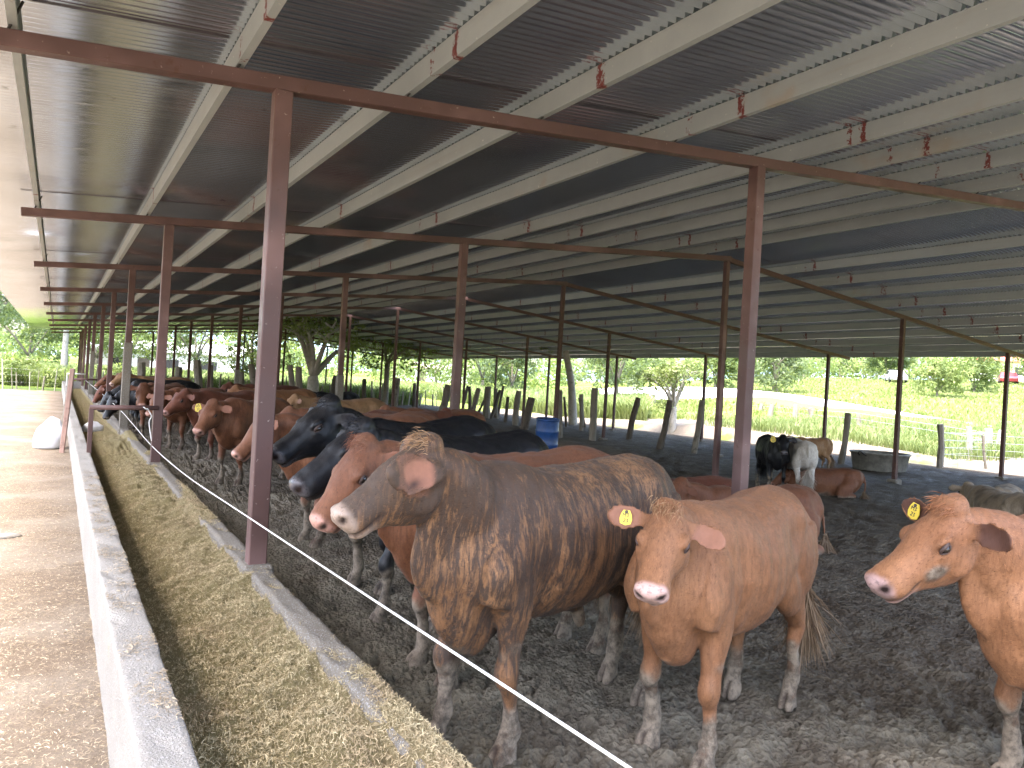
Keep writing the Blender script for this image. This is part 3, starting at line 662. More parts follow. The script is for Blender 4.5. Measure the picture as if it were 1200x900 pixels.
# ---------------------------------------------------------------- cattle
def loft_geo(stations, n=20):
    """stations: list of (center, right, up, hw, top, bot, low) -> closed tube"""
    V, Fc = [], []
    m = len(stations)
    for (c, r, u, hw, tp, bt, low) in stations:
        c = np.array(c, float); r = np.array(r, float); u = np.array(u, float)
        for k in range(n):
            a = 2*PI*k/n
            ca, sa = math.cos(a), math.sin(a)
            e = 0.86
            x = math.copysign(abs(ca)**e, ca); z = math.copysign(abs(sa)**e, sa)
            w = hw
            if z < 0: w = hw*(1-(1-low)*abs(z)**1.2)
            V.append(c + r*(x*w) + u*(z*tp if z > 0 else z*bt))
    for i in range(m-1):
        for k in range(n):
            k2 = (k+1) % n
            Fc.append((i*n+k, i*n+k2, (i+1)*n+k2, (i+1)*n+k))
    a = len(V); V.append(np.mean(V[0:n], axis=0)); b = len(V); V.append(np.mean(V[(m-1)*n:m*n], axis=0))
    for k in range(n):
        k2 = (k+1) % n
        Fc.append((a, k2, k)); Fc.append((b, (m-1)*n+k, (m-1)*n+k2))
    return np.array(V), Fc

def chain_geo(pts, n=14, sub=3):
    """pts: list of (x,y,z, r_lateral, r_foreaft): a limb; smooth interpolation"""
    P = np.array(pts, float); m = len(P)
    Q = []
    for i in range(m-1):
        p0 = P[max(i-1, 0)]; p1 = P[i]; p2 = P[i+1]; p3 = P[min(i+2, m-1)]
        for s in range(sub):
            t = s/sub
            Q.append(0.5*((2*p1)+(-p0+p2)*t+(2*p0-5*p1+4*p2-p3)*t*t+(-p0+3*p1-3*p2+p3)*t**3))
    Q.append(P[-1]); Q = np.array(Q)
    st = []
    for i in range(len(Q)):
        d = Q[min(i+1, len(Q)-1)][:3]-Q[max(i-1, 0)][:3]; d /= np.linalg.norm(d)+1e-9
        lat = np.array([0, 1., 0]); lat = lat-d*lat.dot(d)
        if np.linalg.norm(lat) < .2: lat = np.array([1., 0, 0])-d*d[0]
        lat /= np.linalg.norm(lat); up = np.cross(d, lat)
        st.append((Q[i][:3], lat, up, abs(Q[i][3]), abs(Q[i][4]), abs(Q[i][4]), 1.0))
    return loft_geo(st, n)

def rotm(yaw, pitch, roll=0.):
    """columns: forward, left, up"""
    cy, sy, cp, sp = math.cos(yaw), math.sin(yaw), math.cos(pitch), math.sin(pitch)
    f = np.array([cy*cp, sy*cp, sp]); l = np.array([-sy, cy, 0.]); u = np.cross(f, l)
    cr, sr = math.cos(roll), math.sin(roll)
    l2 = l*cr+u*sr; u2 = -l*sr+u*cr
    return np.stack([f, l2, u2], 1)

HU = .84
HEAD = [(-.10, .060, .000, .10, .8), (-.07, .086, .028, .15, .8), (-.02, .104, .048, .195, .75), (.04, .115, .058, .225, .66), (.10, .124, .062, .245, .6), (.16, .127, .058, .246, .55),
        (.22, .116, .048, .228, .57), (.28, .100, .036, .198, .64), (.34, .088, .026, .172, .72), (.40, .087, .020, .158, .82),
        (.45, .092, .015, .152, .86), (.49, .090, .008, .146, .86), (.52, .078, -.010, .134, .86), (.538, .050, -.032, .105, .84)]
HEAD = [(u*HU, a, b, c, d) for (u, a, b, c, d) in HEAD]

def make_cow_mesh(name, head_yaw=0., head_pitch=-35., head_roll=0., poll=(1.02, 0., 1.24), legs=None, lying=False, voxel=.012,
                  hump=.0, brisket=.0, fat=1.0, tail_swing=0.0, neck_thick=1.0, head_scale=1.0, belly=0.0,
                  ear_ax=None, ear_front=None, scab=None, muzz_w=.95, ear_base=(.0, .092, -.03), ear_len=1., ear_wid=1., muzz=.50, chin_pale=1.0, sheath=False, poll_tuft=0.0, smooth=7, seed=0, rump_turn=0.0, fold=.6):
    rng = np.random.RandomState(seed+11)
    geos = []
    dz = -.60 if lying else 0.
    X = np.array([1., 0, 0]); Y = np.array([0, 1., 0]); Z = np.array([0, 0, 1.])
    # trunk
    prof = [(-.86, 1.13, 1.00, .05), (-.84, 1.20, .92, .12), (-.78, 1.255, .82, .185), (-.68, 1.285, .72, .235), (-.56, 1.30, .66, .262), (-.42, 1.295, .625, .275), (-.26, 1.272, .585, .292),
            (-.08, 1.255, .56, .308), (.10, 1.25, .55, .306), (.26, 1.262, .555, .285), (.40, 1.29, .565, .262), (.52, 1.30, .575, .238), (.63, 1.27, .60, .205), (.72, 1.20, .64, .165), (.79, 1.10, .70, .115), (.82, 1.02, .78, .06)]
    st = []
    for (x, t, b, w) in prof:
        b2 = b-belly*math.exp(-((x+.05)/.35)**2)
        c = b2+(t-b2)*.48
        yo = rump_turn*max(0., -x)**2
        st.append(((x, yo, c+dz), Y, Z, w*fat, t-c, c-b2, .78))
    geos.append(loft_geo(st, 28))
    # hook bones, shoulder blades
    for s in (-1, 1):
        geos.append(chain_geo([(.60, s*.17, .72+dz, .05, .08), (.57, s*.19, .86+dz, .07, .13), (.52, s*.17, 1.05+dz, .06, .12), (.47, s*.09, 1.24+dz, .04, .07)]))
    if hump:
        geos.append(loft_geo([((.30, 0, 1.22+dz), Y, Z, .05, .05, .05, 1), ((.42, 0, 1.25+dz), Y, Z, .09, .06+hump, .1, 1), ((.52, 0, 1.27+dz), Y, Z, .09, .06+hump, .1, 1), ((.62, 0, 1.24+dz), Y, Z, .07, .05+hump*.6, .1, 1), ((.70, 0, 1.2+dz), Y, Z, .03, .04, .05, 1)], 16))
    # head
    R = rotm(math.radians(head_yaw), math.radians(head_pitch), math.radians(head_roll))
    F, Lf, U = R[:, 0], R[:, 1], R[:, 2]
    O = np.array(poll, float)+np.array([0, 0, dz if lying else 0.])
    hs = head_scale
    hst = []
    for (u, hw, tp, bt, low) in HEAD:
        c = O+F*(u*hs)+U*((tp-bt)*.5*hs)
        h = (tp+bt)*.5*hs; mw = 1-(1-muzz_w)*max(0., min(1., (u/HU-.26)/.12)); h *= .5+.5*mw; hw = hw*mw; tl_ = .42*max(0., min(1., (u/HU-.36)/.12))
        hst.append((c, Lf, U+F*tl_, hw*hs, h, h, low))
    geos.append(loft_geo(hst, 24))
    def hp(u, v, w): return O+F*u*HU*hs+Lf*v*hs+U*w*hs
    # poll knob, brow ridges, cheek, chin, nose
    def ball(c, r, fr=(X, Y, Z)):
        ax = [np.array(a) for a in fr]
        geos.append(loft_geo([(c+ax[0]*(r[0]*math.sin(t)), ax[1], ax[2], r[1]*math.cos(t)+1e-3, r[2]*math.cos(t)+1e-3, r[2]*math.cos(t)+1e-3, 1) for t in np.linspace(-1.5, 1.5, 9)], 14))
    fr = (F, Lf, U)
    ball(hp(-.03, 0, .028+poll_tuft*.3), (.075*hs, .085*hs, (.038+poll_tuft)*hs), fr)
    for s in (-1, 1):
        ball(hp(.165, s*.104, .004), (.050*hs, .028*hs, .026*hs), fr)
        ball(hp(.190, s*.106, -.045), (.040*hs, .018*hs, .016*hs), fr)
        ball(hp(.13, s*.085, -.125), (.085*hs, .035*hs, .075*hs), fr)
        ball(hp(.500, s*.052, -.030), (.034*hs, .028*hs, .032*hs), fr)
    ball(hp(.455, 0, -.125), (.05*hs, .045*hs, .025*hs), fr)
    # neck
    nb = np.array([.50, 0, .985+dz]); ne = O+F*(-.015*hs)+U*(-.075*hs)
    n0 = np.array([1., 0, .28 if not lying else .5]); n0 /= np.linalg.norm(n0)
    nd = ne-nb; D = np.linalg.norm(nd)
    n1 = F*.55+nd/D*.45; n1 /= np.linalg.norm(n1)
    st = []
    for t in np.linspace(0, 1, 9):
        h00 = 2*t**3-3*t*t+1; h10 = t**3-2*t*t+t; h01 = -2*t**3+3*t*t; h11 = t**3-t*t
        p = nb*h00+n0*h10*D*.8+ne*h01+n1*h11*D*.6
        d = n0*(1-t)+n1*t if t not in (0,) else n0
        tang = nb*(6*t*t-6*t)+n0*(3*t*t-4*t+1)*D*.8+ne*(-6*t*t+6*t)+n1*(3*t*t-2*t)*D*.6
        tang /= np.linalg.norm(tang)+1e-9
        lat = Y*(1-t)+Lf*t; lat = lat-tang*lat.dot(tang); lat /= np.linalg.norm(lat)
        up = np.cross(tang, lat)
        if up[2] < 0 and abs(up[2]) > .3: up = -up
        hw = (.175*(1-t)+.083*t)*neck_thick; top = (.27*(1-t)**1.0+.085*t); bot = (.34*(1-t)**1.15+.115*t)*neck_thick
        st.append((p, lat, up, hw, top, bot, .62))
    geos.append(loft_geo(st, 22))
    # brisket and dewlap
    br = brisket
    geos.append(loft_geo([((.42, 0, .60+dz), Y, Z, .07, .1, .05, .7), ((.56, 0, .62+dz), Y, Z, .11, .12, .09+br*.8, .6), ((.68, 0, .68+dz), Y, Z, .115, .14, .09+br, .6), ((.77, 0, .76+dz), Y, Z, .095, .14, .09+br*.7, .6), ((.83, 0, .86+dz), Y, Z, .06, .12, .08, .6)], 18))
    th = hp(.03, 0, -.19)
    mid = (np.array([.83, 0, .84+dz])+th)*.5+np.array([-.02, 0, -.02])
    geos.append(chain_geo([(.72, 0, .78+dz, .05, .10), (.82, 0, .86+dz, .04, .08+br*.3), (mid[0], mid[1], mid[2]+.05, .035, .075+br*.4), (th[0], th[1], th[2]+.03, .04, .05)]))
    # ears
    ears = []
    for i, s in enumerate((1, -1)):
        eb = ear_base if s == 1 else (.0, .092, -.03); base = hp(eb[0], s*eb[1], eb[2])
        hy = math.radians(head_yaw); Fh = np.array([math.cos(hy), math.sin(hy), 0]); Lh = np.array([-math.sin(hy), math.cos(hy), 0])*s
        ea = (ear_ax or {}).get(i, (.08, 1, -.12)); ef_ = (ear_front or {}).get(i, (1, .15, .12))
        ax = Fh*ea[0]+Lh*ea[1]+Z*ea[2]; ax /= np.linalg.norm(ax)
        front = Fh*ef_[0]+Lh*ef_[1]+Z*ef_[2]; front = front-ax*front.dot(ax); front /= np.linalg.norm(front)
        wid = np.cross(ax, front)
        if wid[2] < 0: wid = -wid
        prof_e = [(0, .030, .030), (.03, .036, .026), (.07, .055, .018), (.11, .068, .014), (.15, .066, .013), (.18, .052, .012), (.20, .034, .011), (.214, .012, .008)]
        V = []; n = 16
        for (d, w, t) in prof_e:
            cup = .020*math.sin(min(1, d/.2)*PI)*hs
            for k in range(n):
                a = 2*PI*k/n
                lw = math.cos(a)*w*hs
                V.append(base+ax*d*hs*ear_len+wid*lw*ear_wid+front*(math.sin(a)*t*hs - cup*(1-(math.cos(a))**2*1.6)))
        Fc = []
        m = len(prof_e)
        for q in range(m-1):
            for k in range(n):
                k2 = (k+1) % n; Fc.append((q*n+k, q*n+k2, (q+1)*n+k2, (q+1)*n+k))
        a0 = len(V); V.append(np.mean(V[:n], 0)); b0 = len(V); V.append(np.mean(V[(m-1)*n:m*n], 0))
        for k in range(n):
            k2 = (k+1) % n; Fc.append((a0, k2, k)); Fc.append((b0, (m-1)*n+k, (m-1)*n+k2))
        geos.append((np.array(V), Fc))
        ears.append((base, ax, front, wid))
    # legs
    if not lying:
        lg = dict(fl=(.47, .16), fr=(.47, -.16), rl=(-.66, .16), rr=(-.66, -.16))
        if legs: lg.update(legs)
        for key in ('fl', 'fr'):
            s = 1 if key == 'fl' else -1
            fx, fy = lg[key]
            ex, ey = .50, s*.165
            kx = ex*.45+fx*.55+.015; ky = ey*.45+fy*.55
            geos.append(chain_geo([(.52, s*.15, .95, .075, .14), (.50, s*.165, .80, .082, .125), (ex-.02, ey, .68, .072, .098), (ex*.7+kx*.3-.01, ey*.7+ky*.3, .56, .057, .070), (ex*.3+kx*.7, ey*.3+ky*.7, .47, .046, .053),
                                   (kx+.012, ky, .405, .053, .058), (kx+.008, ky, .36, .050, .052), (kx*.8+fx*.2-.004, ky*.8+fy*.2, .31, .035, .037), (kx*.45+fx*.55-.004, ky*.45+fy*.55, .21, .031, .034),
                                   (kx*.15+fx*.85-.006, ky*.15+fy*.85, .135, .045, .050), (fx+.012, fy, .09, .040, .044), (fx+.035, fy, .045, .050, .062), (fx+.045, fy, .0, .056, .076), (fx+.045, fy, -.02, .056, .076)]))
        for key in ('rl', 'rr'):
            s = 1 if key == 'rl' else -1
            fx, fy = lg[key]
            yo = rump_turn*.45
            hx, hy = fx-.035, s*.145*.3+fy*.7
            geos.append(chain_geo([(-.60, s*.15+yo, 1.08, .09, .17), (-.60, s*.175+yo, .92, .10, .19), (-.57, s*.175+yo, .78, .092, .165), (-.56, s*.168+yo*.9, .68, .070, .125), (-.57*.6+hx*.4-.02, (s*.16+yo*.7)*.6+hy*.4, .58, .054, .078),
                                   (hx-.020, hy, .49, .046, .066), (hx-.022, hy, .445, .047, .062), (hx*.8+fx*.2, hy*.8+fy*.2, .37, .038, .046), (hx*.5+fx*.5, hy*.5+fy*.5, .26, .031, .036), (hx*.2+fx*.8-.008, hy*.2+fy*.8, .145, .045, .050),
                                   (fx+.008, fy, .095, .040, .044), (fx+.030, fy, .045, .049, .060), (fx+.040, fy, .0, .054, .072), (fx+.040, fy, -.02, .054, .072)]))
            # stifle flank
            geos.append(chain_geo([(-.30, s*.20+yo*.4, .84, .05, .10), (-.40, s*.19+yo*.6, .74, .075, .12), (-.48, s*.18+yo*.8, .66, .06, .10), (-.52, s*.17+yo*.8, .60, .05, .06)]))
    else:
        for s in (-1, 1):
            geos.append(chain_geo([(.50, s*.17, .36, .08, .13), (.56, s*.20, .18, .07, .09), (.76, s*.20, .10, .05, .055), (.86, s*.18, .07, .045, .05), (.72, s*.13, .05, .036, .04), (.58, s*.10, .04, .045, .05)]))
            geos.append(chain_geo([(-.52, s*.20, .42, .10, .20), (-.42, s*.30, .24, .10, .16), (-.25, s*.34, .14, .08, .10), (-.50, s*.36, .08, .05, .06), (-.62, s*.34, .06, .045, .05), (-.35, s*.38, .05, .035, .04), (-.20, s*.38, .04, .045, .055)]))
    if sheath and not lying:
        geos.append(chain_geo([(-.05, 0, .60, .05, .06), (-.16, 0, .545, .035, .04), (-.20, 0, .47, .025, .03), (-.21, 0, .43, .012, .015)]))
    # tail
    yo = rump_turn*.72
    if lying:
        tp = [(-.82, 0, .60, .035, .035), (-.88, .03, .50, .028, .03), (-.90, .08, .30, .02, .022), (-.86, .16, .10, .017, .018)]
    else:
        tp = [(-.80, yo, 1.21, .035, .035), (-.875, yo, 1.15, .030, .032), (-.905, yo+tail_swing*.2, 1.0, .022, .024), (-.91, yo+tail_swing*.6, .80, .019, .020), (-.90, yo+tail_swing, .60, .017, .018)]
    geos.append(chain_geo(tp))
    # combine + remesh
    V = []; Fc = []; off = 0
    for (v, f) in geos:
        V.append(v); Fc += [tuple(i+off for i in q) for q in f]; off += len(v)
    V = np.concatenate(V)
    me = bpy.data.meshes.new('raw'); me.from_pydata(V.tolist(), [], Fc); me.update()
    bm = bmesh.new(); bm.from_mesh(me); bmesh.ops.recalc_face_normals(bm, faces=bm.faces); bm.to_mesh(me); bm.free()
    o = bpy.data.objects.new('raw', me); SCN.collection.objects.link(o)
    m1 = o.modifiers.new('r', 'REMESH'); m1.mode = 'VOXEL'; m1.voxel_size = voxel; m1.use_smooth_shade = True
    m2 = o.modifiers.new('s', 'SMOOTH'); m2.factor = .5; m2.iterations = smooth
    dg = bpy.context.evaluated_depsgraph_get(); dg.update()
    out = bpy.data.meshes.new_from_object(o.evaluated_get(dg))
    out.name = name
    bpy.data.objects.remove(o); bpy.data.meshes.remove(me)
    # ---- masks and fine relief
    nv = len(out.vertices)
    co = np.empty(nv*3); out.vertices.foreach_get('co', co); co = co.reshape(-1, 3)
    no = np.empty(nv*3); out.vertices.foreach_get('normal', no); no = no.reshape(-1, 3)
    h = (co-O)/hs; hu, hv, hw_ = h@F/HU, h@Lf, h@U
    onhead = (hu > -.12) & (hu < .6) & (np.abs(hv) < .2) & (hw_ > -.3) & (hw_ < .12)
    def sst(a, b, x): t = np.clip((x-a)/(b-a), 0, 1); return t*t*(3-2*t)
    muzzle = sst(muzz-.02, muzz+.02, hu-.25*np.maximum(0, -hw_-.08)+.008*vnoise(co*40))*onhead
    chin = sst(.36, .44, hu)*sst(-.105, -.13, hw_)*onhead*chin_pale
    dark = np.zeros(nv)
    disp = np.zeros(nv)
    for s in (-1, 1):
        dn = np.sqrt(((hu-.545)/.040)**2+((hv-s*.056)/.022)**2+((hw_+.042+.30*(hu-.545))/.017)**2)
        k = np.minimum(1, 1.7*np.exp(-dn**2*.9))*onhead; dark = np.maximum(dark, k); disp -= .012*k
        de = np.sqrt(((hu-.178)/.040)**2+((hw_+.024-.2*(hu-.178))/.017)**2)
        k = np.exp(-de**2*1.0)*onhead*(hv*s > .06); dark = np.maximum(dark, .85*k); disp -= .006*k
    mouth = np.exp(-((hw_+.108+.12*(hu-.45))/.007)**2)*sst(.33, .38, hu)*onhead*sst(.02, .04, np.abs(hv)+(hu > .5)*.03)
    dark = np.maximum(dark, mouth*.9); disp -= .006*mouth
    earin = np.zeros(nv)
    for (b, ax, fr_, wd) in ears:
        e = (co-b)/hs; ed = e@ax; ef = no@fr_
        inside = (ed > .035) & (ed < .25) & (np.abs(e@wd) < .09) & (np.abs(e@fr_) < .06)
        rim = sst(.064, .042, np.sqrt((e@wd)**2+np.maximum(0, ed-.15)**2*.7))
        earin = np.maximum(earin, inside*sst(.2, .7, ef)*(.35+.65*rim)*sst(.035, .07, ed))
    if lying:
        mud = sst(.12, .0, co[:, 2]+.08*vnoise(co*6))
    else:
        mud = sst(.46, .30, co[:, 2]+.16*vnoise(co*6+3)+.08*vnoise(co*19))
        hoof = sst(.075, .05, co[:, 2])
        # cloven split
        for key in ('fl', 'fr', 'rl', 'rr'):
            fx, fy = lg[key]
            near = (co[:, 2] < .085) & (np.abs(co[:, 1]-fy) < .08) & (co[:, 0] > fx-.05) & (co[:, 0] < fx+.16)
            cl = np.exp(-((co[:, 1]-fy)/.010)**2)*near*sst(fx+.01, fx+.06, co[:, 0])
            disp -= .02*cl; dark = np.maximum(dark, cl*.8)
    if scab:
        sc_r = np.sqrt(((hu-scab[0])/.075)**2+((hw_-scab[1])/.048)**2)+.35*vnoise(co*30.)
        mud = np.maximum(mud, sst(1.1, .5, sc_r)*onhead*(hv*scab[2] > .03)*.95)
    # skin relief: slow muscle undulation and folds
    disp += .011*vnoise(co*np.array([5, 5, 4.])+seed)+.0065*vnoise(co*np.array([16, 16, 9.])+seed)+.0012*vnoise(co*45.)+mud*(.004*vnoise(co*38.+5)+.003*vnoise(co*18.+9))
    folds = (co[:, 0] > .5) & (hu < -.06)
    fold_amt = sst(.50, .62, co[:, 0])*sst(-.03, -.10, hu)
    disp += fold*.0045*fold_amt*np.clip(.4+vnoise(co*4.+seed), 0, 1)*np.sin((co[:, 0]*1.0+co[:, 2]*.25)*95+5*vnoise(co*5))
    ay_ = np.abs(co[:, 1]); zz = co[:, 2]-dz; x_ = co[:, 0]
    disp += .030*np.exp(-((x_+.50)/.07)**2-((zz-1.17)/.07)**2)*sst(.08, .16, ay_)
    disp -= .034*np.exp(-((x_+.36)/.09)**2-((zz-1.06)/.11)**2)*sst(.08, .16, ay_)
    disp += .022*np.exp(-((x_+.74)/.06)**2-((zz-1.08)/.07)**2)*sst(.05, .12, ay_)
    disp -= .020*np.exp(-((x_-.33-.10*(zz-.9))/.045)**2-((zz-.86)/.26)**2)*sst(.08, .16, ay_)
    disp += .016*np.exp(-((x_-.66)/.07)**2-((zz-.84)/.10)**2)*sst(.06, .13, ay_)
    disp += .010*np.exp(-(co[:, 1]/.03)**2)*sst(1.12, 1.22, zz)*(x_ < .3)
    disp -= .012*np.exp(-((x_-.60)/.05)**2-((zz-1.02)/.18)**2)*sst(.06, .12, ay_)
    if not lying:
        ribs = np.exp(-((co[:, 0]-.02)/.30)**2)*np.exp(-((co[:, 2]-.95)/.22)**2)
        disp += .0050*ribs*np.sin(co[:, 0]*52+co[:, 2]*8)
    co2 = co+no*disp[:, None]
    out.vertices.foreach_set('co', co2.reshape(-1)); out.update()
    col = np.stack([mud, np.maximum(muzzle, chin*.8), dark, np.ones(nv)], 1).astype(np.float32)
    at = out.color_attributes.new('mask', 'FLOAT_COLOR', 'POINT'); at.data.foreach_set('color', col.reshape(-1))
    top = sst(.85, 1.25, co[:, 2]-dz)
    face = onhead*sst(.1, .35, hu)*sst(-.12, .0, hw_)
    col = np.stack([earin, top, face, np.ones(nv)], 1).astype(np.float32)
    at = out.color_attributes.new('zone', 'FLOAT_COLOR', 'POINT'); at.data.foreach_set('color', col.reshape(-1))
    for p in out.polygons: p.use_smooth = True
    info = dict(hp=hp, F=F, L=Lf, U=U, ears=ears, O=O, hs=hs, tail=tp[-1], dz=dz, lying=lying)
    return out, info
# ================================================================ CATTLE
HN = 45000
# --- the four nearest
cow('brindled young bull with striped brown and black coat nearest the trough rope', 'brindle', (2.16, 3.03), 195.7, 1.0, 'bull', poll_hair=1.2, tcol=((.17, .09, .04), (.42, .26, .14)), hair=HN, seed=1,
    head_yaw=-13, head_pitch=-29, poll=(.92, .02, 1.335), head_scale=.95, muzz_w=.82, ear_base=(.01, .112, -.070), ear_ax={0: (1, .30, .08), 1: (-.2, 1, .1)}, ear_front={0: (.0, .95, .2), 1: (.9, .2, .2)}, ear_len=1.35, ear_wid=1.35, muzz=.482, brisket=.10, legs=dict(fl=(.44, .14), fr=(.56, -.17), rl=(-.62, .17), rr=(-.74, -.15)), sheath=True, poll_tuft=.02, voxel=.011, neck_thick=1.2, fat=.95)
cow('tan cow with a yellow ear tag and pink nose facing the camera beside the bull', 'tan', (2.90, 2.62), 199, .9, poll_hair=.8, tag_ear=1, hair=HN, seed=2, tcol=((.22, .09, .035), (.42, .21, .09)),
    head_yaw=17, head_pitch=-40, poll=(.88, .08, 1.26), head_scale=.92, fat=.94, muzz=.485, ear_ax={0: (.05, 1, -.42), 1: (.1, 1, .02)}, ear_front={0: (.9, .1, .35), 1: (.9, .3, .25)}, brisket=.06, legs=dict(fl=(.50, .17), fr=(.44, -.17), rl=(-.66, .16), rr=(-.58, -.16)), voxel=.0105, poll_tuft=.008, belly=.03, tag_scale=.9, tail_swing=.15)
cow('orange-tan cow at the right edge with a scabbed cheek and its head in profile', 'tanb', (4.10, 1.37), 160, .96, poll_hair=1.0, tag_ear=1, hair=HN, seed=3, tcol=((.17, .065, .03), (.34, .15, .065)),
    head_yaw=0, head_pitch=-36, poll=(1.04, .02, 1.25), head_scale=.98, muzz=.512, scab=(.27, -.10, 1), fold=1.6, ear_ax={0: (-.1, 1, -.1), 1: (.1, 1, .25)}, ear_front={0: (.55, .75, -.1), 1: (1, .1, .1)}, brisket=.06, voxel=.011, poll_tuft=.02, tag_scale=.9)
cow('red-brown cow standing just behind the brindled bull with its long back showing', 'red', (2.36, 3.82), 186, .98, hair=20000, seed=4, poll_hair=.8, tcol=((.13, .05, .03), (.26, .11, .06)),
    head_yaw=8, head_pitch=-50, poll=(1.0, .0, 1.28), voxel=.013, brisket=.04, poll_tuft=.015, ear_ax={0: (-.5, 1, -.2), 1: (-.5, 1, 0)})
cow('black cow with one ear hanging, second black head from the big red post', 'black', (2.54, 4.74), 200, 1.0, seed=5, poll_hair=.8, tcol=DK, tail=DK, hair=15000,
    head_yaw=-14, head_pitch=-34, poll=(1.0, .0, 1.29), head_scale=1.12, voxel=.013, brisket=.05, ear_ax={0: (.15, .55, -.8)}, poll_tuft=.015, legs=dict(fl=(.40, .17), fr=(.58, -.16)), muzz=.50)
cow('black cow with grey muzzle, head just right of the big red post', 'black', (2.64, 5.75), 203, 1.03, seed=6, poll_hair=.6, tcol=DK, tail=DK,
    head_yaw=-14, head_pitch=-34, poll=(1.0, .0, 1.34), head_scale=1.12, voxel=.013, brisket=.05, poll_tuft=.015, ear_ax={0: (-.3, 1, -.3)}, muzz=.49)
cow('red cow whose face is half hidden behind the big red post', 'red', (2.68, 7.30), 188, .98, seed=7, tag_ear=1,
    head_yaw=-2, head_pitch=-46, poll=(1.02, 0, 1.22), voxel=.015, brisket=.04)
cow('brown cow with a tagged pale ear turned to the camera left of the big post', 'red', (2.55, 11.6), 222, .96, seed=8, tag_ear=1,
    head_yaw=4, head_pitch=-44, poll=(.98, 0, 1.18), head_scale=1.1, voxel=.016, brisket=.04, tag_scale=1.3)
cow('dark red cow with an open pale mouth left of the ear-tagged cow', 'deep', (2.72, 14.5), 212, .98, seed=9,
    head_yaw=-8, head_pitch=-38, poll=(1.0, 0, 1.20), head_scale=1.1, voxel=.018, brisket=.05)
cow('red-brown cow looking down the trough, half behind the second red post', 'red', (2.45, 16.5), 218, .96, seed=10, head_yaw=4, head_pitch=-52, poll=(.98, 0, 1.12), head_scale=1.08, voxel=.02, detail=False)
cow('small-faced red cow staring straight at the camera beyond the second red post', 'red', (2.0, 17.9), 236, .98, seed=12, head_yaw=26, head_pitch=-46, poll=(.92, .05, 1.20), head_scale=1.1, voxel=.02, detail=False, ear_ax={0: (0, 1, -.05), 1: (0, 1, -.05)})
cow('black cow with its head lowered into the trough, nearest of the feeding ones', 'black', (2.2, 19.8), 192, 1.0, seed=13, head_yaw=6, head_pitch=-68, poll=(1.12, 0, .78), voxel=.02, detail=False, tail=DK)
cow('black cow feeding with white-marked face behind the nearest feeding one', 'black', (2.2, 21.2), 186, 1.0, seed=14, head_yaw=0, head_pitch=-60, poll=(1.10, 0, .84), voxel=.022, detail=False, tail=DK, muzz=.40)
cow('brown cow with head raised above the feeding black cows', 'brown', (2.45, 22.9), 200, 1.04, seed=15, head_yaw=14, head_pitch=-35, poll=(.96, 0, 1.32), voxel=.022, detail=False)
cow('deep red cow feeding near the far end of the row', 'deep', (2.2, 24.6), 188, 1.0, seed=16, head_yaw=0, head_pitch=-58, poll=(1.1, 0, .9), voxel=.024, detail=False)
cow('farthest red cow at the trough with only its ear and brow showing', 'red', (2.3, 26.8), 190, 1.0, seed=17, head_yaw=5, head_pitch=-40, poll=(.98, 0, 1.2), voxel=.024, detail=False)
# --- second row, seen as backs
cow('red cow whose rump shows just right of the big red post behind the black heads', 'red', (3.1, 8.1), 185, .98, seed=18, head_yaw=-10, head_pitch=-45, voxel=.02, detail=False)
cow('dark red cow standing turned away behind the black backs', 'deep', (3.9, 9.1), 30, .96, seed=19, head_yaw=20, head_pitch=-40, voxel=.02, detail=False)
cow('red cow with a pale rump behind the long black back', 'red', (4.8, 9.9), 195, .98, seed=20, head_yaw=-20, head_pitch=-45, voxel=.02, detail=False)
cow('tan cow whose back shows above the dark red cow at the trough', 'tan', (4.0, 15.9), 200, 1.02, seed=21, head_yaw=0, head_pitch=-40, voxel=.022, detail=False)
cow('tan cow whose back shows behind the ear-tagged brown cow', 'brown', (4.5, 13.2), 190, .98, seed=22, head_yaw=0, head_pitch=-45, voxel=.022, detail=False)
cow('black cow far back with only its dark spine and ears in view', 'black', (5.6, 17.2), 215, 1.0, seed=23, head_yaw=25, head_pitch=-40, voxel=.024, detail=False, tail=DK)
cow('deep red cow deep in the group behind the tan backs', 'deep', (4.4, 18.6), 200, 1.04, seed=24, head_yaw=0, head_pitch=-35, voxel=.024, detail=False)
# --- resting in the middle of the pen
cow('dark red cow lying behind the tan cow, the farther of two resting backs', 'deep', (6.3, 6.6), 158, 1.05, seed=25, lying=True, head_yaw=10, head_pitch=-30, poll=(.98, 0, 1.32), voxel=.02, detail=False)
cow('red cow lying right behind the tan cow, nearer of two resting backs', 'red', (6.75, 5.75), 172, 1.05, seed=26, lying=True, head_yaw=0, head_pitch=-35, poll=(.98, 0, 1.30), voxel=.02, detail=False)
cow('black cow with a yellow ear tag standing beside a pale grey one', 'black', (12.4, 10.2), 232, .86, seed=27, head_yaw=-6, head_pitch=-40, poll=(.95, 0, 1.30), voxel=.02, detail=False, tail=DK, tag_ear=1, tag_scale=1.6)
cow('pale grey cow seen from behind with a dirty tail', 'grey', (12.65, 9.75), 50, .84, seed=28, head_yaw=30, head_pitch=-40, voxel=.02, detail=False, tail=((.25, .22, .18), (.45, .40, .34)))
cow('small brown calf standing beyond the pale grey cow', 'brown', (17.2, 12.9), 168, .74, seed=29, head_yaw=0, head_pitch=-35, voxel=.024, detail=False)
cow('reddish cow lying flat in front of the small brown calf', 'red', (13.3, 9.6), 140, .82, seed=30, lying=True, head_yaw=10, head_pitch=-40, poll=(.95, 0, 1.10), voxel=.02, detail=False)
cow('dun cow with a white belly patch lying curled at the right edge', 'dun', (12.35, 5.85), 55, .98, seed=31, lying=True, head_yaw=-20, head_pitch=-35, poll=(.98, 0, 1.2), voxel=.016, detail=False)
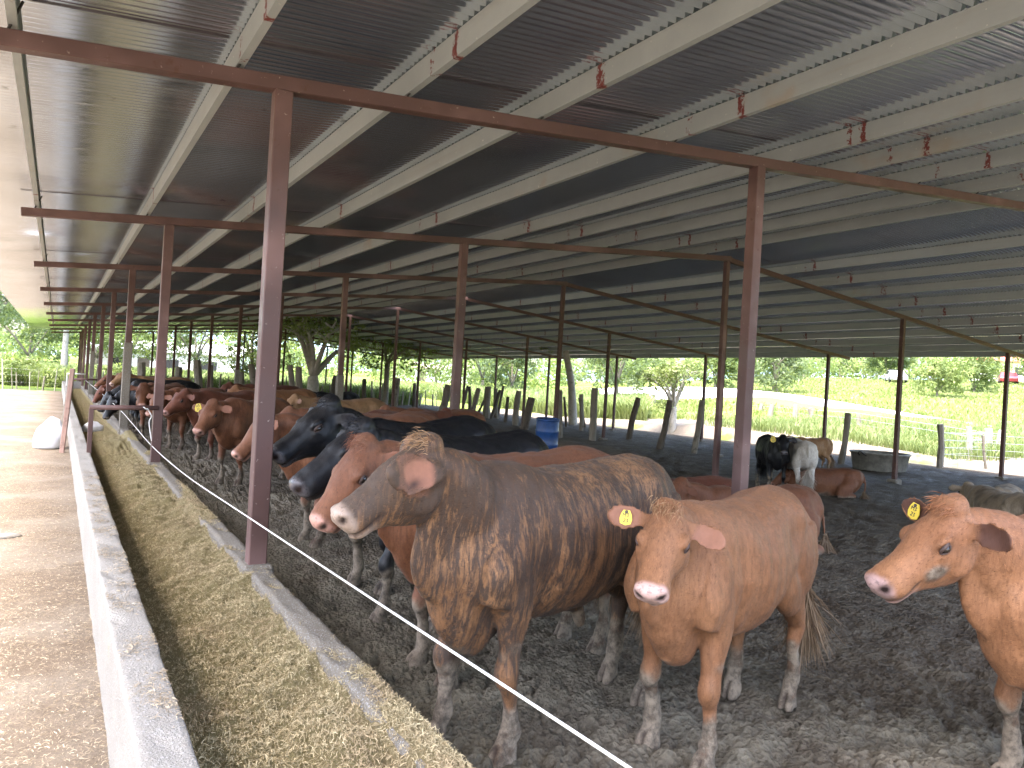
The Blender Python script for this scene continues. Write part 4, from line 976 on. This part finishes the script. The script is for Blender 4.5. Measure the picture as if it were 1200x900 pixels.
cow('pale brown cow resting behind the curled dun cow at the right edge', 'dun', (13.9, 6.55), 200, .9, seed=32, lying=True, head_yaw=20, head_pitch=-35, poll=(.98, 0, 1.25), voxel=.02, detail=False)
# ================================================================ OBJECTS IN AND AROUND THE SHED
# sacks
def sack(c, w, d, h, rz, lean, name_label):
    V, Fc = [], []; n, m = 22, 14
    for i in range(m):
        t = i/(m-1); z = h*t
        k = (1-.10*t-.55*max(0, t-.62)/.38*(1 if t > .62 else 0))*(.90+.16*math.sin(PI*min(1, t*1.3)))
        for j in range(n):
            a = 2*PI*j/n; r = 1+.05*math.sin(3*a+t*5)+.035*math.sin(7*a-t*9)
            x = w/2*k*r*math.copysign(abs(math.cos(a))**.75, math.cos(a)); y = d/2*k*r*math.copysign(abs(math.sin(a))**.75, math.sin(a))
            V.append((x+lean*t*t*h, y, z*(1-.08*math.cos(a)*t)+.012*math.sin(5*a)*t))
    for i in range(m-1):
        for j in range(n): Fc.append((i*n+j, i*n+(j+1) % n, (i+1)*n+(j+1) % n, (i+1)*n+j))
    Fc.append(tuple(range(n-1, -1, -1))); Fc.append(tuple((m-1)*n+j for j in range(n)))
    e = MB().add(V, Fc).build('sack', MT['sack'], smooth=True); e.location = c; e.rotation_euler = (0, 0, rz)
    mo = e.modifiers.new('sub', 'SUBSURF'); mo.levels = 1; mo.render_levels = 1
    tag(e, name_label, 'sack'); return e
sack((-.09, 15.9, -.01), .46, .40, .56, .25, .24, 'bulging white woven sack leaning on the outer trough wall')
sack((.72, 18.6, .08), .40, .36, .24, .6, .1, 'small white sack lying inside the feed trough')
# leaning poles by the sack
tag(MB().bar((.14, 15.2, -.03), (.235, 15.6, 1.46), .075, .055).build('wooden_pole', mat_wood('reddish_plank', (.19, .12, .095), (.32, .215, .18)), bevel=.008), 'tall reddish plank leaning on the trough wall beside the sack', 'pole')
tag(MB().bar((.13, 18.0, -.03), (.24, 18.3, 1.20), .06, .05).build('wooden_pole', MT['wood'], bevel=.008), 'shorter plank leaning on the trough wall behind the sack', 'pole')

# blue barrel
bl = empty('barrel', (10.75, 15.9, -.13)); bl.scale = (.92, .92, 1.05); bl.rotation_euler = (.05, -.04, .3); tag(bl, 'blue plastic barrel standing against a wooden stub post', 'barrel')
sc_ = .33
MB().lathe((0, 0, 0), [(.001, 0), (.29, 0), (.31, .03), (.315, .28), (.335, .31), (.315, .34), (.32, .60), (.337, .63), (.32, .66), (.31, .88), (.29, .90), (.001, .90)], 28).build('body', MT['blue'], bl, True)
MB().lathe((0, 0, .90), [(.30, -.02), (.325, -.02), (.325, .035), (.30, .035), (.28, .01)], 28).build('rim', MT['blue'], bl, True)
# round tub
p = gp(1030, 551, -.24)
tb = empty('water_tub', (p[0], p[1], -.24)); tag(tb, 'round grey metal tub on the bare dirt near the wire fence', 'tub')
MB().lathe((0, 0, 0), [(.001, 0), (.68, 0), (.72, .04), (.80, .50), (.82, .50), (.75, .46), (.66, .10), (.001, .09)], 36).build('bowl', MT['tub'], tb, True)
MB().tube([(.81*math.cos(a), .81*math.sin(a), .51) for a in np.linspace(0, 2*PI, 37)], .028, 8).build('rim', MT['tub'], tb, True)
MB().tube(spline([(-.82, -.1, .44), (-.93, -.08, .50), (-.95, 0, .55), (-.93, .08, .50), (-.82, .1, .44)], 4), .02, 6).build('handle', MT['rod'], tb, True)

# old stub posts, each one a thing
def stub(u, v, ut, vt, w, mat, z=-.22, label=None, n=8):
    p = gp(u, v, z); d = float((p-np.array([0, 0, EYE])).dot(_F)); q = dp(ut, vt, d+.05)
    r = w*d/F_PX/2
    P = [p-np.array([0, 0, .1]), p*.6+q*.4+np.array([random.uniform(-1, 1), random.uniform(-1, 1), 0])*r*.4, q]
    o = MB().tube(spline(P, 3), [r*1.08]*3+[r]*3+[r*.92], n, .10).build('wooden_post', mat)
    tag(o, label, 'post'); return o
W, D = MT['wood'], MT['darkwood']
STUBS = [(350, 480, 350, 430, 8, W, 'upright grey stub post just right of the big red corner post'), (345, 482, 340, 428, 7, W, 'slim grey stub post hidden partly by the big red corner post'),
         (391, 470, 393, 440, 6, D, 'short dark stub post left of the sleeved red post'), (427, 472, 427, 444, 5, D, 'short dark stub post right of the sleeved red post'),
         (462, 478, 466, 443, 8, W, 'thick grey stub post beside the dark steel post above the red backs'), (485, 474, 486, 449, 4, D, 'thin dark stub post above the lying red cow'),
         (516, 488, 526, 451, 9, W, 'thick leaning grey stub post left of the tall middle post'), (541, 484, 548, 452, 3, D, 'thin leaning stick right of the tall middle post'),
         (550, 486, 550, 453, 4, D, 'thin upright dark stake between leaning sticks'), (552, 490, 561, 455, 6, W, 'grey stake leaning right among the thin sticks'),
         (558, 488, 570, 465, 3, D, 'very thin stick leaning sharply right before the thick stub'), (570, 490, 572, 453, 8, W, 'thickest upright grey stub of the cluster before the field'),
         (575, 490, 586, 457, 4, D, 'stick leaning right behind the thickest stub'), (582, 490, 581, 455, 5, W, 'upright stake right of the thickest stub'), (583, 490, 590, 452, 3, D, 'long thin stick crossing behind an upright stake'),
         (592, 495, 595, 465, 4, D, 'short dark stake standing alone left of the barrel'), (604, 498, 608, 458, 7, W, 'pale grey stake beside the dark post left of the barrel'),
         (614, 503, 623, 466, 9, D, 'thick dark stub post leaning right just left of the barrel'), (629, 482, 629, 459, 5, W, 'pale stake behind the blue barrel'),
         (655, 512, 655, 457, 9, W, 'pale wooden stub tied to the post right of the barrel'), (664, 500, 661, 465, 3, D, 'thin dark stick right of the barrel'), (681, 504, 681, 462, 5, W, 'pale upright stake between barrel and leaning stubs'),
         (686, 502, 679, 466, 3, D, 'thin dark stick leaning left against a pale stake'), (694, 516, 697, 455, 8, W, 'grey stub post beside the dark steel post right of the barrel'),
         (737, 514, 748, 466, 7, D, 'dark stub post leaning right above the brown back'), (772, 526, 785, 469, 7, D, 'longest dark stub post leaning right left of the eave post'), (813, 530, 823, 469, 7, W, 'pale stub post leaning right next to the thin eave post'),
         (899, 512, 905, 474, 6, W, 'grey stub post behind the black cow with yellow tag'), (929, 515, 933, 474, 6, W, 'pale stub post behind the grey cow'), (985, 543, 994, 484, 7, W, 'pale stub post leaning right beside the round tub'),
         (206, 462, 210, 430, 8, W, 'grey stub post behind the tan backs, left of the stout stub'), (233, 465, 231, 422, 9, W, 'stout upright grey stub post behind the tan backs'), (246, 466, 247, 428, 6, W, 'grey stub post tied to a dark post behind tan backs'), (282, 468, 283, 436, 6, W, 'slim grey stub post right of the stout stub'),
         (303, 470, 294, 427, 8, W, 'grey stub post leaning left behind the ear-tagged brown cow'), (314, 470, 314, 433, 5, D, 'dark stub post left of the big red corner post'), (168, 462, 166, 425, 9, W, 'rounded grey stub behind the cow facing the camera')]
for (u, v, ut, vt, w, m, lb) in STUBS:
    dz = -.22 if u > 320 else -.15
    if u < 320 or u < 500: v = v+3
    stub(u, v, ut, vt, w, m, dz, lb)

# ---- wire fence on the right
fw = empty('wire_fence', (27, 14, -.3)); tag(fw, 'wire mesh fence with crooked wooden posts along the green field', 'fence')
B0 = np.array([27, 14, -.3]); fpts = []
for (u, v, ut, vt, w, m) in ((1101, 549, 1102, 497, 7, MT['wood']), (1131, 546, 1135, 500, 6, MT['palebark']), (1155, 544, 1158, 502, 8, MT['palebark']), (1157, 552, 1152, 510, 3, MT['wood']), (1172, 546, 1174, 504, 6, MT['palebark']), (1230, 556, 1232, 505, 8, MT['wood']),
                             (1124, 536, 1125, 507, 2, MT['wire']), (1002, 515, 1006, 485, 5, MT['wood']), (948, 508, 949, 478, 5, MT['wood']), (892, 500, 893, 473, 5, MT['wood']), (842, 493, 843, 468, 4, MT['wood']), (765, 485, 766, 462, 4, MT['wood']), (720, 480, 721, 460, 3, MT['wood'])):
    p = gp(u, v, -.3 if v > 520 else .12); d = float((p-np.array([0, 0, EYE])).dot(_F)); q = dp(ut, vt, d); r = w*d/F_PX/2
    mid = p*.5+q*.5+np.array([.0, .0, 0])+_R*r*random.uniform(-1.2, 1.2)
    MB().tube(spline([p-B0-np.array([0, 0, .15]), mid-B0, q-B0], 3), [r*1.1]*3+[r]*4, 7, .12).build('fence_post', m, fw)
    if w > 3.5: fpts.append(p)
fpts.sort(key=lambda p: p[1])
# straighten the line for the mesh
fl = np.array(fpts); a_, b_ = fl[0], fl[-1]
wm = MB()
for k in range(len(fl)-1):
    p, q = fl[k], fl[k+1]
    L = np.linalg.norm(q-p); nseg = max(2, int(L/.30))
    for z in (.08, .28, .48, .70, .95, 1.2): wm.tube([p-B0+np.array([0, 0, z]), q-B0+np.array([0, 0, z])], .006, 4, cap=False)
    for s in range(nseg):
        c = p+(q-p)*s/nseg-B0; wm.tube([c+np.array([0, 0, .05]), c+np.array([0, 0, 1.2])], .004, 3, cap=False)
wm.build('wire_mesh', MT['wire'], fw)

# ---- stick fence across the far end
sf = empty('stick_fence', (-3, 49, 0)); tag(sf, 'rough fence of pale sticks and wire beyond the end of the alley', 'fence'); B1 = np.array([-3, 49, 0])
ws = MB()
for k in range(96):
    x = -14+.42*k+random.uniform(-.16, .16); y = 50.5+.02*k+random.uniform(-.1, .1); h = random.uniform(.9, 1.9); z0 = float(terr(np.array(x), np.array(y)))
    r = random.choice((.03, .035, .045, .07))
    MB().tube([np.array([x, y, z0-.1])-B1, np.array([x+random.uniform(-.12, .12), y+random.uniform(-.05, .05), z0+h])-B1], [r, r*.8], 6, .1).build('stake', MT['wood'] if k % 3 else MT['palebark'], sf)
for z in (.35, .75, 1.1): ws.tube([np.array([-14, 50.5, z-.1])-B1, np.array([26, 52.4, z-.2])-B1], .0025, 4)
ws.build('wire', MT['wire'], sf)

# ---- pale road on the bank beyond the field edge
rd = []
for (u, v, d, w) in ((1330, 520, 31, 6), (1200, 509, 34.5, 8), (1100, 496, 37.5, 10), (1030, 486, 41, 13), (930, 471, 48, 15), (860, 464, 54, 15), (800, 461, 62, 14), (740, 460, 72, 11), (690, 460, 82, 8)):
    a = dp(u, v-w/2, d+2.0); b = dp(u-2, v+w/2, d-.6); rd.append((a, b))
V = []
A = spline([r[0] for r in rd], 8); Bq = spline([r[1] for r in rd], 8)
for a, b in zip(A, Bq):
    c = b+(b-a)/np.linalg.norm(b-a)*.3+np.array([0, 0, -.8]); V += [a+np.array([0, 0, .05]), b+np.array([0, 0, .05]), c]
tag(np_mesh('road', np.array(V), grid_q(len(A), 3), MT['road'], smooth=True), kind='structure')

# ================================================================ VEGETATION
def leaf_cloud(centers, radii, per, size, rg, flat=.75, up=.3):
    C, Rr = np.array(centers), np.array(radii); n = len(C); idx = np.repeat(np.arange(n), per); m = len(idx)
    d = rg.normal(size=(m, 3)); d /= np.linalg.norm(d, axis=1)[:, None]; rad = rg.uniform(.35, 1.0, m)**.6
    P = C[idx]+d*(Rr[idx]*rad)[:, None]*np.array([1, 1, flat])
    nrm = d*.6+rg.normal(size=(m, 3))*.7+np.array([0, 0, up]); nrm /= np.linalg.norm(nrm, axis=1)[:, None]
    t = np.cross(nrm, rg.normal(size=(m, 3))); t /= np.linalg.norm(t, axis=1)[:, None]+1e-9; b = np.cross(nrm, t)
    s = size*rg.uniform(.6, 1.4, m); L = t*s[:, None]; Wd = b*(s*.42)[:, None]
    V = np.stack([P-L, P-Wd*.9+L*.1, P+L, P+Wd*.9+L*.1], 1).reshape(-1, 3)
    return V, np.arange(4*m).reshape(-1, 4)
def tree(u, v, d, h, spread, kind, label, trunk_h=.35, bark='bark', lean=0., clumps=34, per=90, leaf=.16, forks=4, seed=0, flat=.72, tr=None, low=.0, z=None):
    rg = np.random.RandomState(seed+int(u)+1000); p = dp(u, v, d)
    if z is None: z = float(terr(np.array(p[0]), np.array(p[1])))
    e = empty('tree', (p[0], p[1], z)); tag(e, label, 'tree', 'trees beyond the shed')
    tr = tr or h*.022
    m = MB(); th = h*trunk_h
    base = [np.array([0, 0, -.2]), np.array([lean*.35*th, 0, th*.5]), np.array([lean*th, .05*th, th])]
    m.tube(spline(base, 4), np.linspace(tr*1.35, tr*.9, 9), 9, .08)
    cs, rs = [], []
    for f in range(forks):
        a = 2*PI*f/forks+rg.uniform(-.5, .5); el = rg.uniform(.5, 1.2); L = (h-th)*rg.uniform(.55, .85)
        tip = base[2]+np.array([math.cos(a)*math.cos(el)*spread*.62, math.sin(a)*math.cos(el)*spread*.62, math.sin(el)*L])
        midp = base[2]*.5+tip*.5+np.array([rg.normal()*.15, rg.normal()*.15, .12*L])
        S = spline([base[2], midp, tip], 4); m.tube(S, np.linspace(tr*.62, tr*.14, len(S)), 6, .08)
        for q in range(3):
            s = S[4+q]; a2 = rg.uniform(0, 2*PI); t2 = s+np.array([math.cos(a2), math.sin(a2), .5])*spread*.35
            m.tube([s, (s+t2)/2+np.array([0, 0, .1]), t2], [tr*.28, tr*.18, tr*.06], 5); cs.append(t2); rs.append(spread*rg.uniform(.16, .30))
        cs.append(tip); rs.append(spread*rg.uniform(.2, .34))
    while len(cs) < clumps:
        q = rg.normal(size=3); q /= np.linalg.norm(q); rr = rg.uniform(.45, 1)
        cs.append(np.array([q[0]*spread*rr*.85, q[1]*spread*rr*.85, th*(.9-low)+(h-th*(1-low))*(.5+.47*q[2]*rr)])+np.array([lean*th, 0, 0])); rs.append(spread*rg.uniform(.14, .32))
    m.build('trunk', MT[bark], e, True)
    V, Q = leaf_cloud(cs, rs, per, leaf, rg, flat); np_mesh('crown', V, Q, LEAF[kind], e)
    return e
def shrub(u, v, d, h, spread, kind, label, seed=0, leaf=.14, per=110, clumps=22):
    rg = np.random.RandomState(seed+int(u)+77); p = dp(u, v, d); z = float(terr(np.array(p[0]), np.array(p[1])))
    e = empty('shrub', (p[0], p[1], z)); tag(e, label, 'shrub', 'shrubs beyond the shed')
    m = MB(); cs, rs = [], []
    for k in range(clumps):
        a = rg.uniform(0, 2*PI); r = spread*math.sqrt(rg.uniform(0, 1)); zz = h*rg.uniform(.2, .85)*(1-.35*(r/spread)**2)
        cs.append((r*math.cos(a), r*math.sin(a), zz)); rs.append(min(h*.3, spread*.4)*rg.uniform(.6, 1.1))
        if k < 7: m.tube([(0, 0, -.1), (r*.5*math.cos(a), r*.5*math.sin(a), zz*.6), cs[-1]], [.05, .035, .015], 5)
    m.build('stem', MT['bark'], e, True); V, Q = leaf_cloud(cs, rs, per, leaf, rg, .8); np_mesh('foliage', V, Q, LEAF[kind], e); return e
# left of the trough
tree(-20, 440, 46, 9.5, 4.8, 3, 'big grey-green tree arching over the alley at the far left', .36, clumps=60, per=110, leaf=.15, forks=6)
tree(74, 446, 58, 8.5, 4.2, 0, 'tree with a pale straight trunk seen beyond the end of the trough', .52, 'palebark', clumps=46, per=100, tr=.20)
tree(32, 446, 72, 9, 5.5, 1, 'dark dense tree behind the stick fence at the far left', .2, clumps=46, per=90, leaf=.2, low=.6)
tree(112, 446, 78, 9.5, 6, 1, 'dark tree behind the first red posts', .2, clumps=50, per=90, leaf=.2, low=.6)
tree(150, 447, 62, 8.5, 5, 0, 'mid green tree rising behind the left red posts', .25, clumps=50, per=100, leaf=.17, low=.4)
tree(228, 452, 66, 9, 5.5, 3, 'grey-green tree behind the stout stub post', .25, clumps=50, per=100, leaf=.17, low=.3)
tree(296, 455, 58, 8.5, 4.6, 2, 'light green leafy tree behind the ear-tagged brown cow', .25, clumps=50, per=110, leaf=.15, low=.4)
tree(366, 468, 40, 7.4, 4.2, 2, 'old forked tree with a thick grey trunk right of the big red corner post', .25, 'palebark', clumps=30, per=70, leaf=.13, forks=6, tr=.30)
tree(452, 462, 50, 7.0, 4.0, 0, 'dark green tree overhanging the field behind the sleeved post', .42, clumps=44, per=100, leaf=.14)
tree(510, 462, 105, 9.5, 7, 0, 'far green tree left of the tall middle post', .2, clumps=44, per=80, leaf=.26, low=.6)
tree(565, 462, 82, 9, 6, 0, 'broad green tree right of the tall middle post', .2, clumps=50, per=90, leaf=.22, low=.7)
tree(600, 462, 74, 8, 4.5, 1, 'dark green tree left of the gap showing the blue hill', .2, clumps=46, per=90, leaf=.2, low=.7)
tree(672, 490, 40, 6.6, 2.9, 3, 'grey-green tree with a leaning pale trunk right of the barrel', .62, 'palebark', -.16, clumps=34, per=100, leaf=.12, tr=.18)
tree(722, 470, 58, 7.2, 4.0, 3, 'grey-green tree behind the leaning stub posts', .25, clumps=44, per=100, leaf=.16, low=.5)
tree(788, 488, 38, 4.6, 2.5, 2, 'small tree with several pale stems and thin light green leaves', .30, 'palebark', .1, clumps=34, per=80, leaf=.10, forks=7, tr=.16)
tree(838, 462, 62, 5.8, 3.0, 0, 'rounded green tree left of the second tall red post', .15, clumps=44, per=100, leaf=.16, low=.6)
tree(908, 466, 55, 4.3, 3.2, 3, 'wide grey-green tree above the black cow and the pale road', .14, clumps=52, per=120, leaf=.13, low=.2, tr=.2)
tree(985, 440, 105, 8, 6, 1, 'dark far tree on the hilltop behind the bright meadow', .2, clumps=44, per=80, leaf=.26, low=.6)
tree(1040, 440, 90, 5.4, 3.6, 1, 'dark spreading tree shading the parked silver car', .2, clumps=44, per=100, leaf=.2, low=.2)
tree(1098, 467, 58, 3.7, 2.9, 2, 'light green round tree standing alone in the meadow', .14, clumps=44, per=110, leaf=.13, low=.3)
tree(1142, 455, 66, 4.2, 2.6, 0, 'darker green round tree behind the lone meadow tree', .1, clumps=40, per=110, leaf=.15, low=.5)
tree(1225, 445, 80, 7, 4.5, 0, 'green tree at the right edge near the white house', .25, clumps=44, per=90, leaf=.2, low=.4)
for k, (u, d, h, s, kd, lb) in enumerate(((945, 92, 4, 4, 0, 'green shrub at the left of the hilltop meadow edge'), (1010, 96, 4.5, 4, 2, 'light shrub at the top of the meadow left of the silver car'), (1075, 97, 4.0, 4, 0, 'green shrub on the hilltop right of the silver car'),
                                          (1160, 90, 3.0, 3, 2, 'light shrub in front of the white house'), (30, 52, 2.2, 2.2, 2, 'light green shrub behind the stick fence at far left'), (140, 56, 2.0, 2, 2, 'light green shrub behind the left red posts'))):
    shrub(u, vh(u), d, h, s, kd, lb, k)
# far wood: reads as one mass
rg = np.random.RandomState(9); cs, rs = [], []
for k in range(330):
    u = rg.uniform(-120, 1300); d = rg.uniform(115, 170); p = dp(u, vh(u), d); z = float(terr(np.array(p[0]), np.array(p[1])))
    hgt = rg.uniform(2, 9 if not 612 < u < 640 else 3.5); cs.append((p[0], p[1], z+hgt*.6)); rs.append(rg.uniform(2, 4))
V, Q = leaf_cloud(cs, rs, 130, .45, rg, .9); fwd = np_mesh('far_wood', V, Q, LEAF[0]); tag(fwd, 'mass of trees along the skyline', kind='stuff')

# grass and field plants
def blades(px, py, pz, h, w, rg, lean=.35):
    n = len(px); a = rg.uniform(0, 2*PI, n); hh = h*rg.uniform(.5, 1.3, n); ww = w*rg.uniform(.6, 1.4, n)
    r = np.stack([np.cos(a), np.sin(a), 0*a], 1)*ww[:, None]; b = rg.uniform(0, 2*PI, n); ln = np.stack([np.cos(b), np.sin(b), 0*b], 1)*(hh*lean*rg.uniform(.2, 1, n))[:, None]
    c = np.stack([px, py, pz], 1); up = np.stack([0*hh, 0*hh, hh], 1)
    V = np.stack([c-r*.6, c+r*.6, c+up*.6+ln*.35+r, c+up*.6+ln*.35-r, c+up*.85+ln+r*.15, c+up*.85+ln-r*.15], 1).reshape(-1, 3)
    i = np.arange(n)*6; return V, np.concatenate([np.stack([i, i+1, i+2, i+3], 1), np.stack([i+3, i+2, i+4, i+5], 1)])
def scatter(n, ua, ub, da, db, rg, pw=1.0):
    u = rg.uniform(ua, ub, n); d = da+(db-da)*rg.uniform(0, 1, n)**pw; lat = (u-CX)/F_PX*d
    return lat*math.cos(YAW)+d*math.sin(YAW), -lat*math.sin(YAW)+d*math.cos(YAW), u, d
rg = np.random.RandomState(21)
x, y, u, d = scatter(150000, 690, 1330, 29, 92, rg, 1.2)
k = (x > 29.5) & (n2(x*.35, y*.35, 3)+n2(x*1.2, y*1.2, 5)*.5 > rg.uniform(-1.1, .5, len(x)))
roadv = np.interp(u, [690, 800, 860, 930, 1030, 1100, 1200, 1330], [82, 62, 54, 48, 41, 37.5, 34.5, 31]); k &= ~((d > roadv-4.2) & (d < roadv+2.4))
x, y, d = x[k], y[k], d[k]
V, Q = blades(x, y, terr(x, y)-.02+.10*n2(x*.6, y*.6), .26+.0018*d, .014+.0006*d, rg, .6)
tag(np_mesh('meadow_grass', V, Q, GRASS), 'long yellow-green meadow grass', kind='stuff')
# weeds along the wire fence
x, y, u, d = scatter(60000, 690, 1330, 26.5, 37, rg); k = (x > 27.2); x, y = x[k], y[k]; k = n2(x*.8, y*.8, 13) > rg.uniform(-.9, .6, len(x)); x, y = x[k], y[k]
V, Q = blades(x, y, terr(x, y)-.02, .50, .018, rg, .6)
tag(np_mesh('fence_weeds', V, Q, MAIZE), 'bright weeds growing along the wire fence', kind='stuff')
# broad-leaved crop beyond the far end of the shed
x, y, u, d = scatter(80000, -120, 700, 52, 82, rg, 1.3); k = (y > 52.5-.0*x) & ((x < 24) | (x > 28)); x, y = x[k], y[k]
V, Q = blades(x, y, terr(x, y), 1.3, .05, rg, .65)
tag(np_mesh('crop_field', V, Q, MAIZE), 'pale green crop standing in the field', kind='stuff')
x, y, u, d = scatter(70000, 520, 760, 36, 60, rg, 1.3); k = (x > 28.5); x, y = x[k], y[k]
V, Q = blades(x, y, terr(x, y), 1.15, .036, rg, .65)
tag(np_mesh('crop_field', V, Q, MAIZE), 'pale green crop standing beyond the stub posts', kind='stuff')
x, y, u, d = scatter(15000, -130, 420, 46.5, 54, rg); k = (y > 46.8) & (y < 54); x, y = x[k], y[k]
V, Q = blades(x, y, terr(x, y)-.02, .45, .03, rg, .5)
tag(np_mesh('roadside_grass', V, Q, GRASS), 'short bright grass at the end of the alley', kind='stuff')

# ================================================================ FAR HOUSES, CARS, HILLS
def house(u, v, d, w, dep, h, rot, mats, label, gable=True):
    p = dp(u, v, d); z = float(terr(np.array(p[0]), np.array(p[1])))
    e = empty('house', (p[0], p[1], z), rot); tag(e, label, 'house')
    MB().box((0, 0, h/2-.2), (w, dep, h+.4)).build('wall', mats[0], e)
    r = MB(); o = .5; rh = h*.38
    V = [(-w/2-o, -dep/2-o, h), (w/2+o, -dep/2-o, h), (w/2+o, 0, h+rh), (-w/2-o, 0, h+rh), (w/2+o, dep/2+o, h), (-w/2-o, dep/2+o, h)]
    V = V+[(a, b, c-.12) for a, b, c in V]
    r.add(V, [(0, 1, 2, 3), (3, 2, 4, 5), (6, 9, 8, 7), (9, 11, 10, 8), (0, 6, 7, 1), (5, 4, 10, 11), (0, 3, 9, 6), (3, 5, 11, 9), (1, 7, 8, 2), (2, 8, 10, 4)]); r.build('roof', mats[1], e)
    for k in (-.28, .05, .3):
        f = MB().box((k*w, -dep/2-.01, h*.55), (w*.12, .06, h*.36)).build('window', MT['glass'], e)
    MB().box((-.12*w, -dep/2-.01, h*.38), (w*.08, .07, h*.76)).build('door', MT['darkwood'], e)
    return e
house(206, 452, 84, 16, 8, 3.0, -.5, (MT['white'], MT['tin']), 'long low building with a pale tin roof behind the left posts')
house(505, 452, 135, 14, 7, 2.4, -.4, (MT['tin'], MT['pinkroof']), 'low pinkish-roofed building beyond the crop at middle distance')
house(1182, 445, 98, 8, 6, 2.8, -.9, (MT['white'], MT['redroof']), 'white house with a red roof on the hilltop at right')
def car(u, v, d, rot, paint, label):
    p = dp(u, v, d); z = float(terr(np.array(p[0]), np.array(p[1])))+.1
    e = empty('parked_car', (p[0], p[1], z), rot); tag(e, label, 'car')
    pr = [(-2.1, .35), (-2.15, .75), (-1.6, .92), (-.9, .98), (-.35, 1.45), (1.2, 1.48), (1.75, 1.02), (2.1, .92), (2.15, .40)]
    V = []; n = len(pr)
    for y, k in ((-.85, 1), (.85, 1)):
        for (x, zz) in pr: V.append((x, y*(.82 if zz > 1.1 else 1), zz))
    Fc = [tuple(range(n-1, -1, -1)), tuple(range(n, 2*n))]+[(i, (i+1) % n, n+(i+1) % n, n+i) for i in range(n)]
    MB().add(V, Fc).build('body', paint, e, bevel=.04)
    for s in (-1, 1):
        MB().add([(-.75, s*.872, 1.02), (-.32, s*.745, 1.38), (1.1, s*.745, 1.40), (1.55, s*.872, 1.04)], [(0, 1, 2, 3)]).build('window', MT['glass'], e)
        for x in (-1.35, 1.3):
            w_ = MB().lathe((x, s*.78, .33), [(.001, -.1), (.33, -.1), (.34, 0), (.33, .1), (.001, .1)], 18, np.array([[1, 0, 0], [0, 0, 1], [0, -1, 0]])).build('wheel', MT['tyre'], e)
    return e
car(1050, 443, 82, .7, MT['cargrey'], 'silver car parked under the dark spreading tree on the hill')
car(1181, 452, 84, .5, MT['carred'], 'red car parked in front of the white house on the hill')
# distant blue hills
hx = np.linspace(-700, 1500, 90); V = []
for i, x in enumerate(hx):
    y = 1500-.55*x; r = max(0., 70+40*math.sin(x*.006)+26*math.sin(x*.017+1)); V += [(x, y, -10), (x+60, y+110, r*.6), (x+160, y+260, r)]
tag(np_mesh('hills', np.array(V), grid_q(len(hx), 3), MT['hill'], smooth=True), kind='structure')
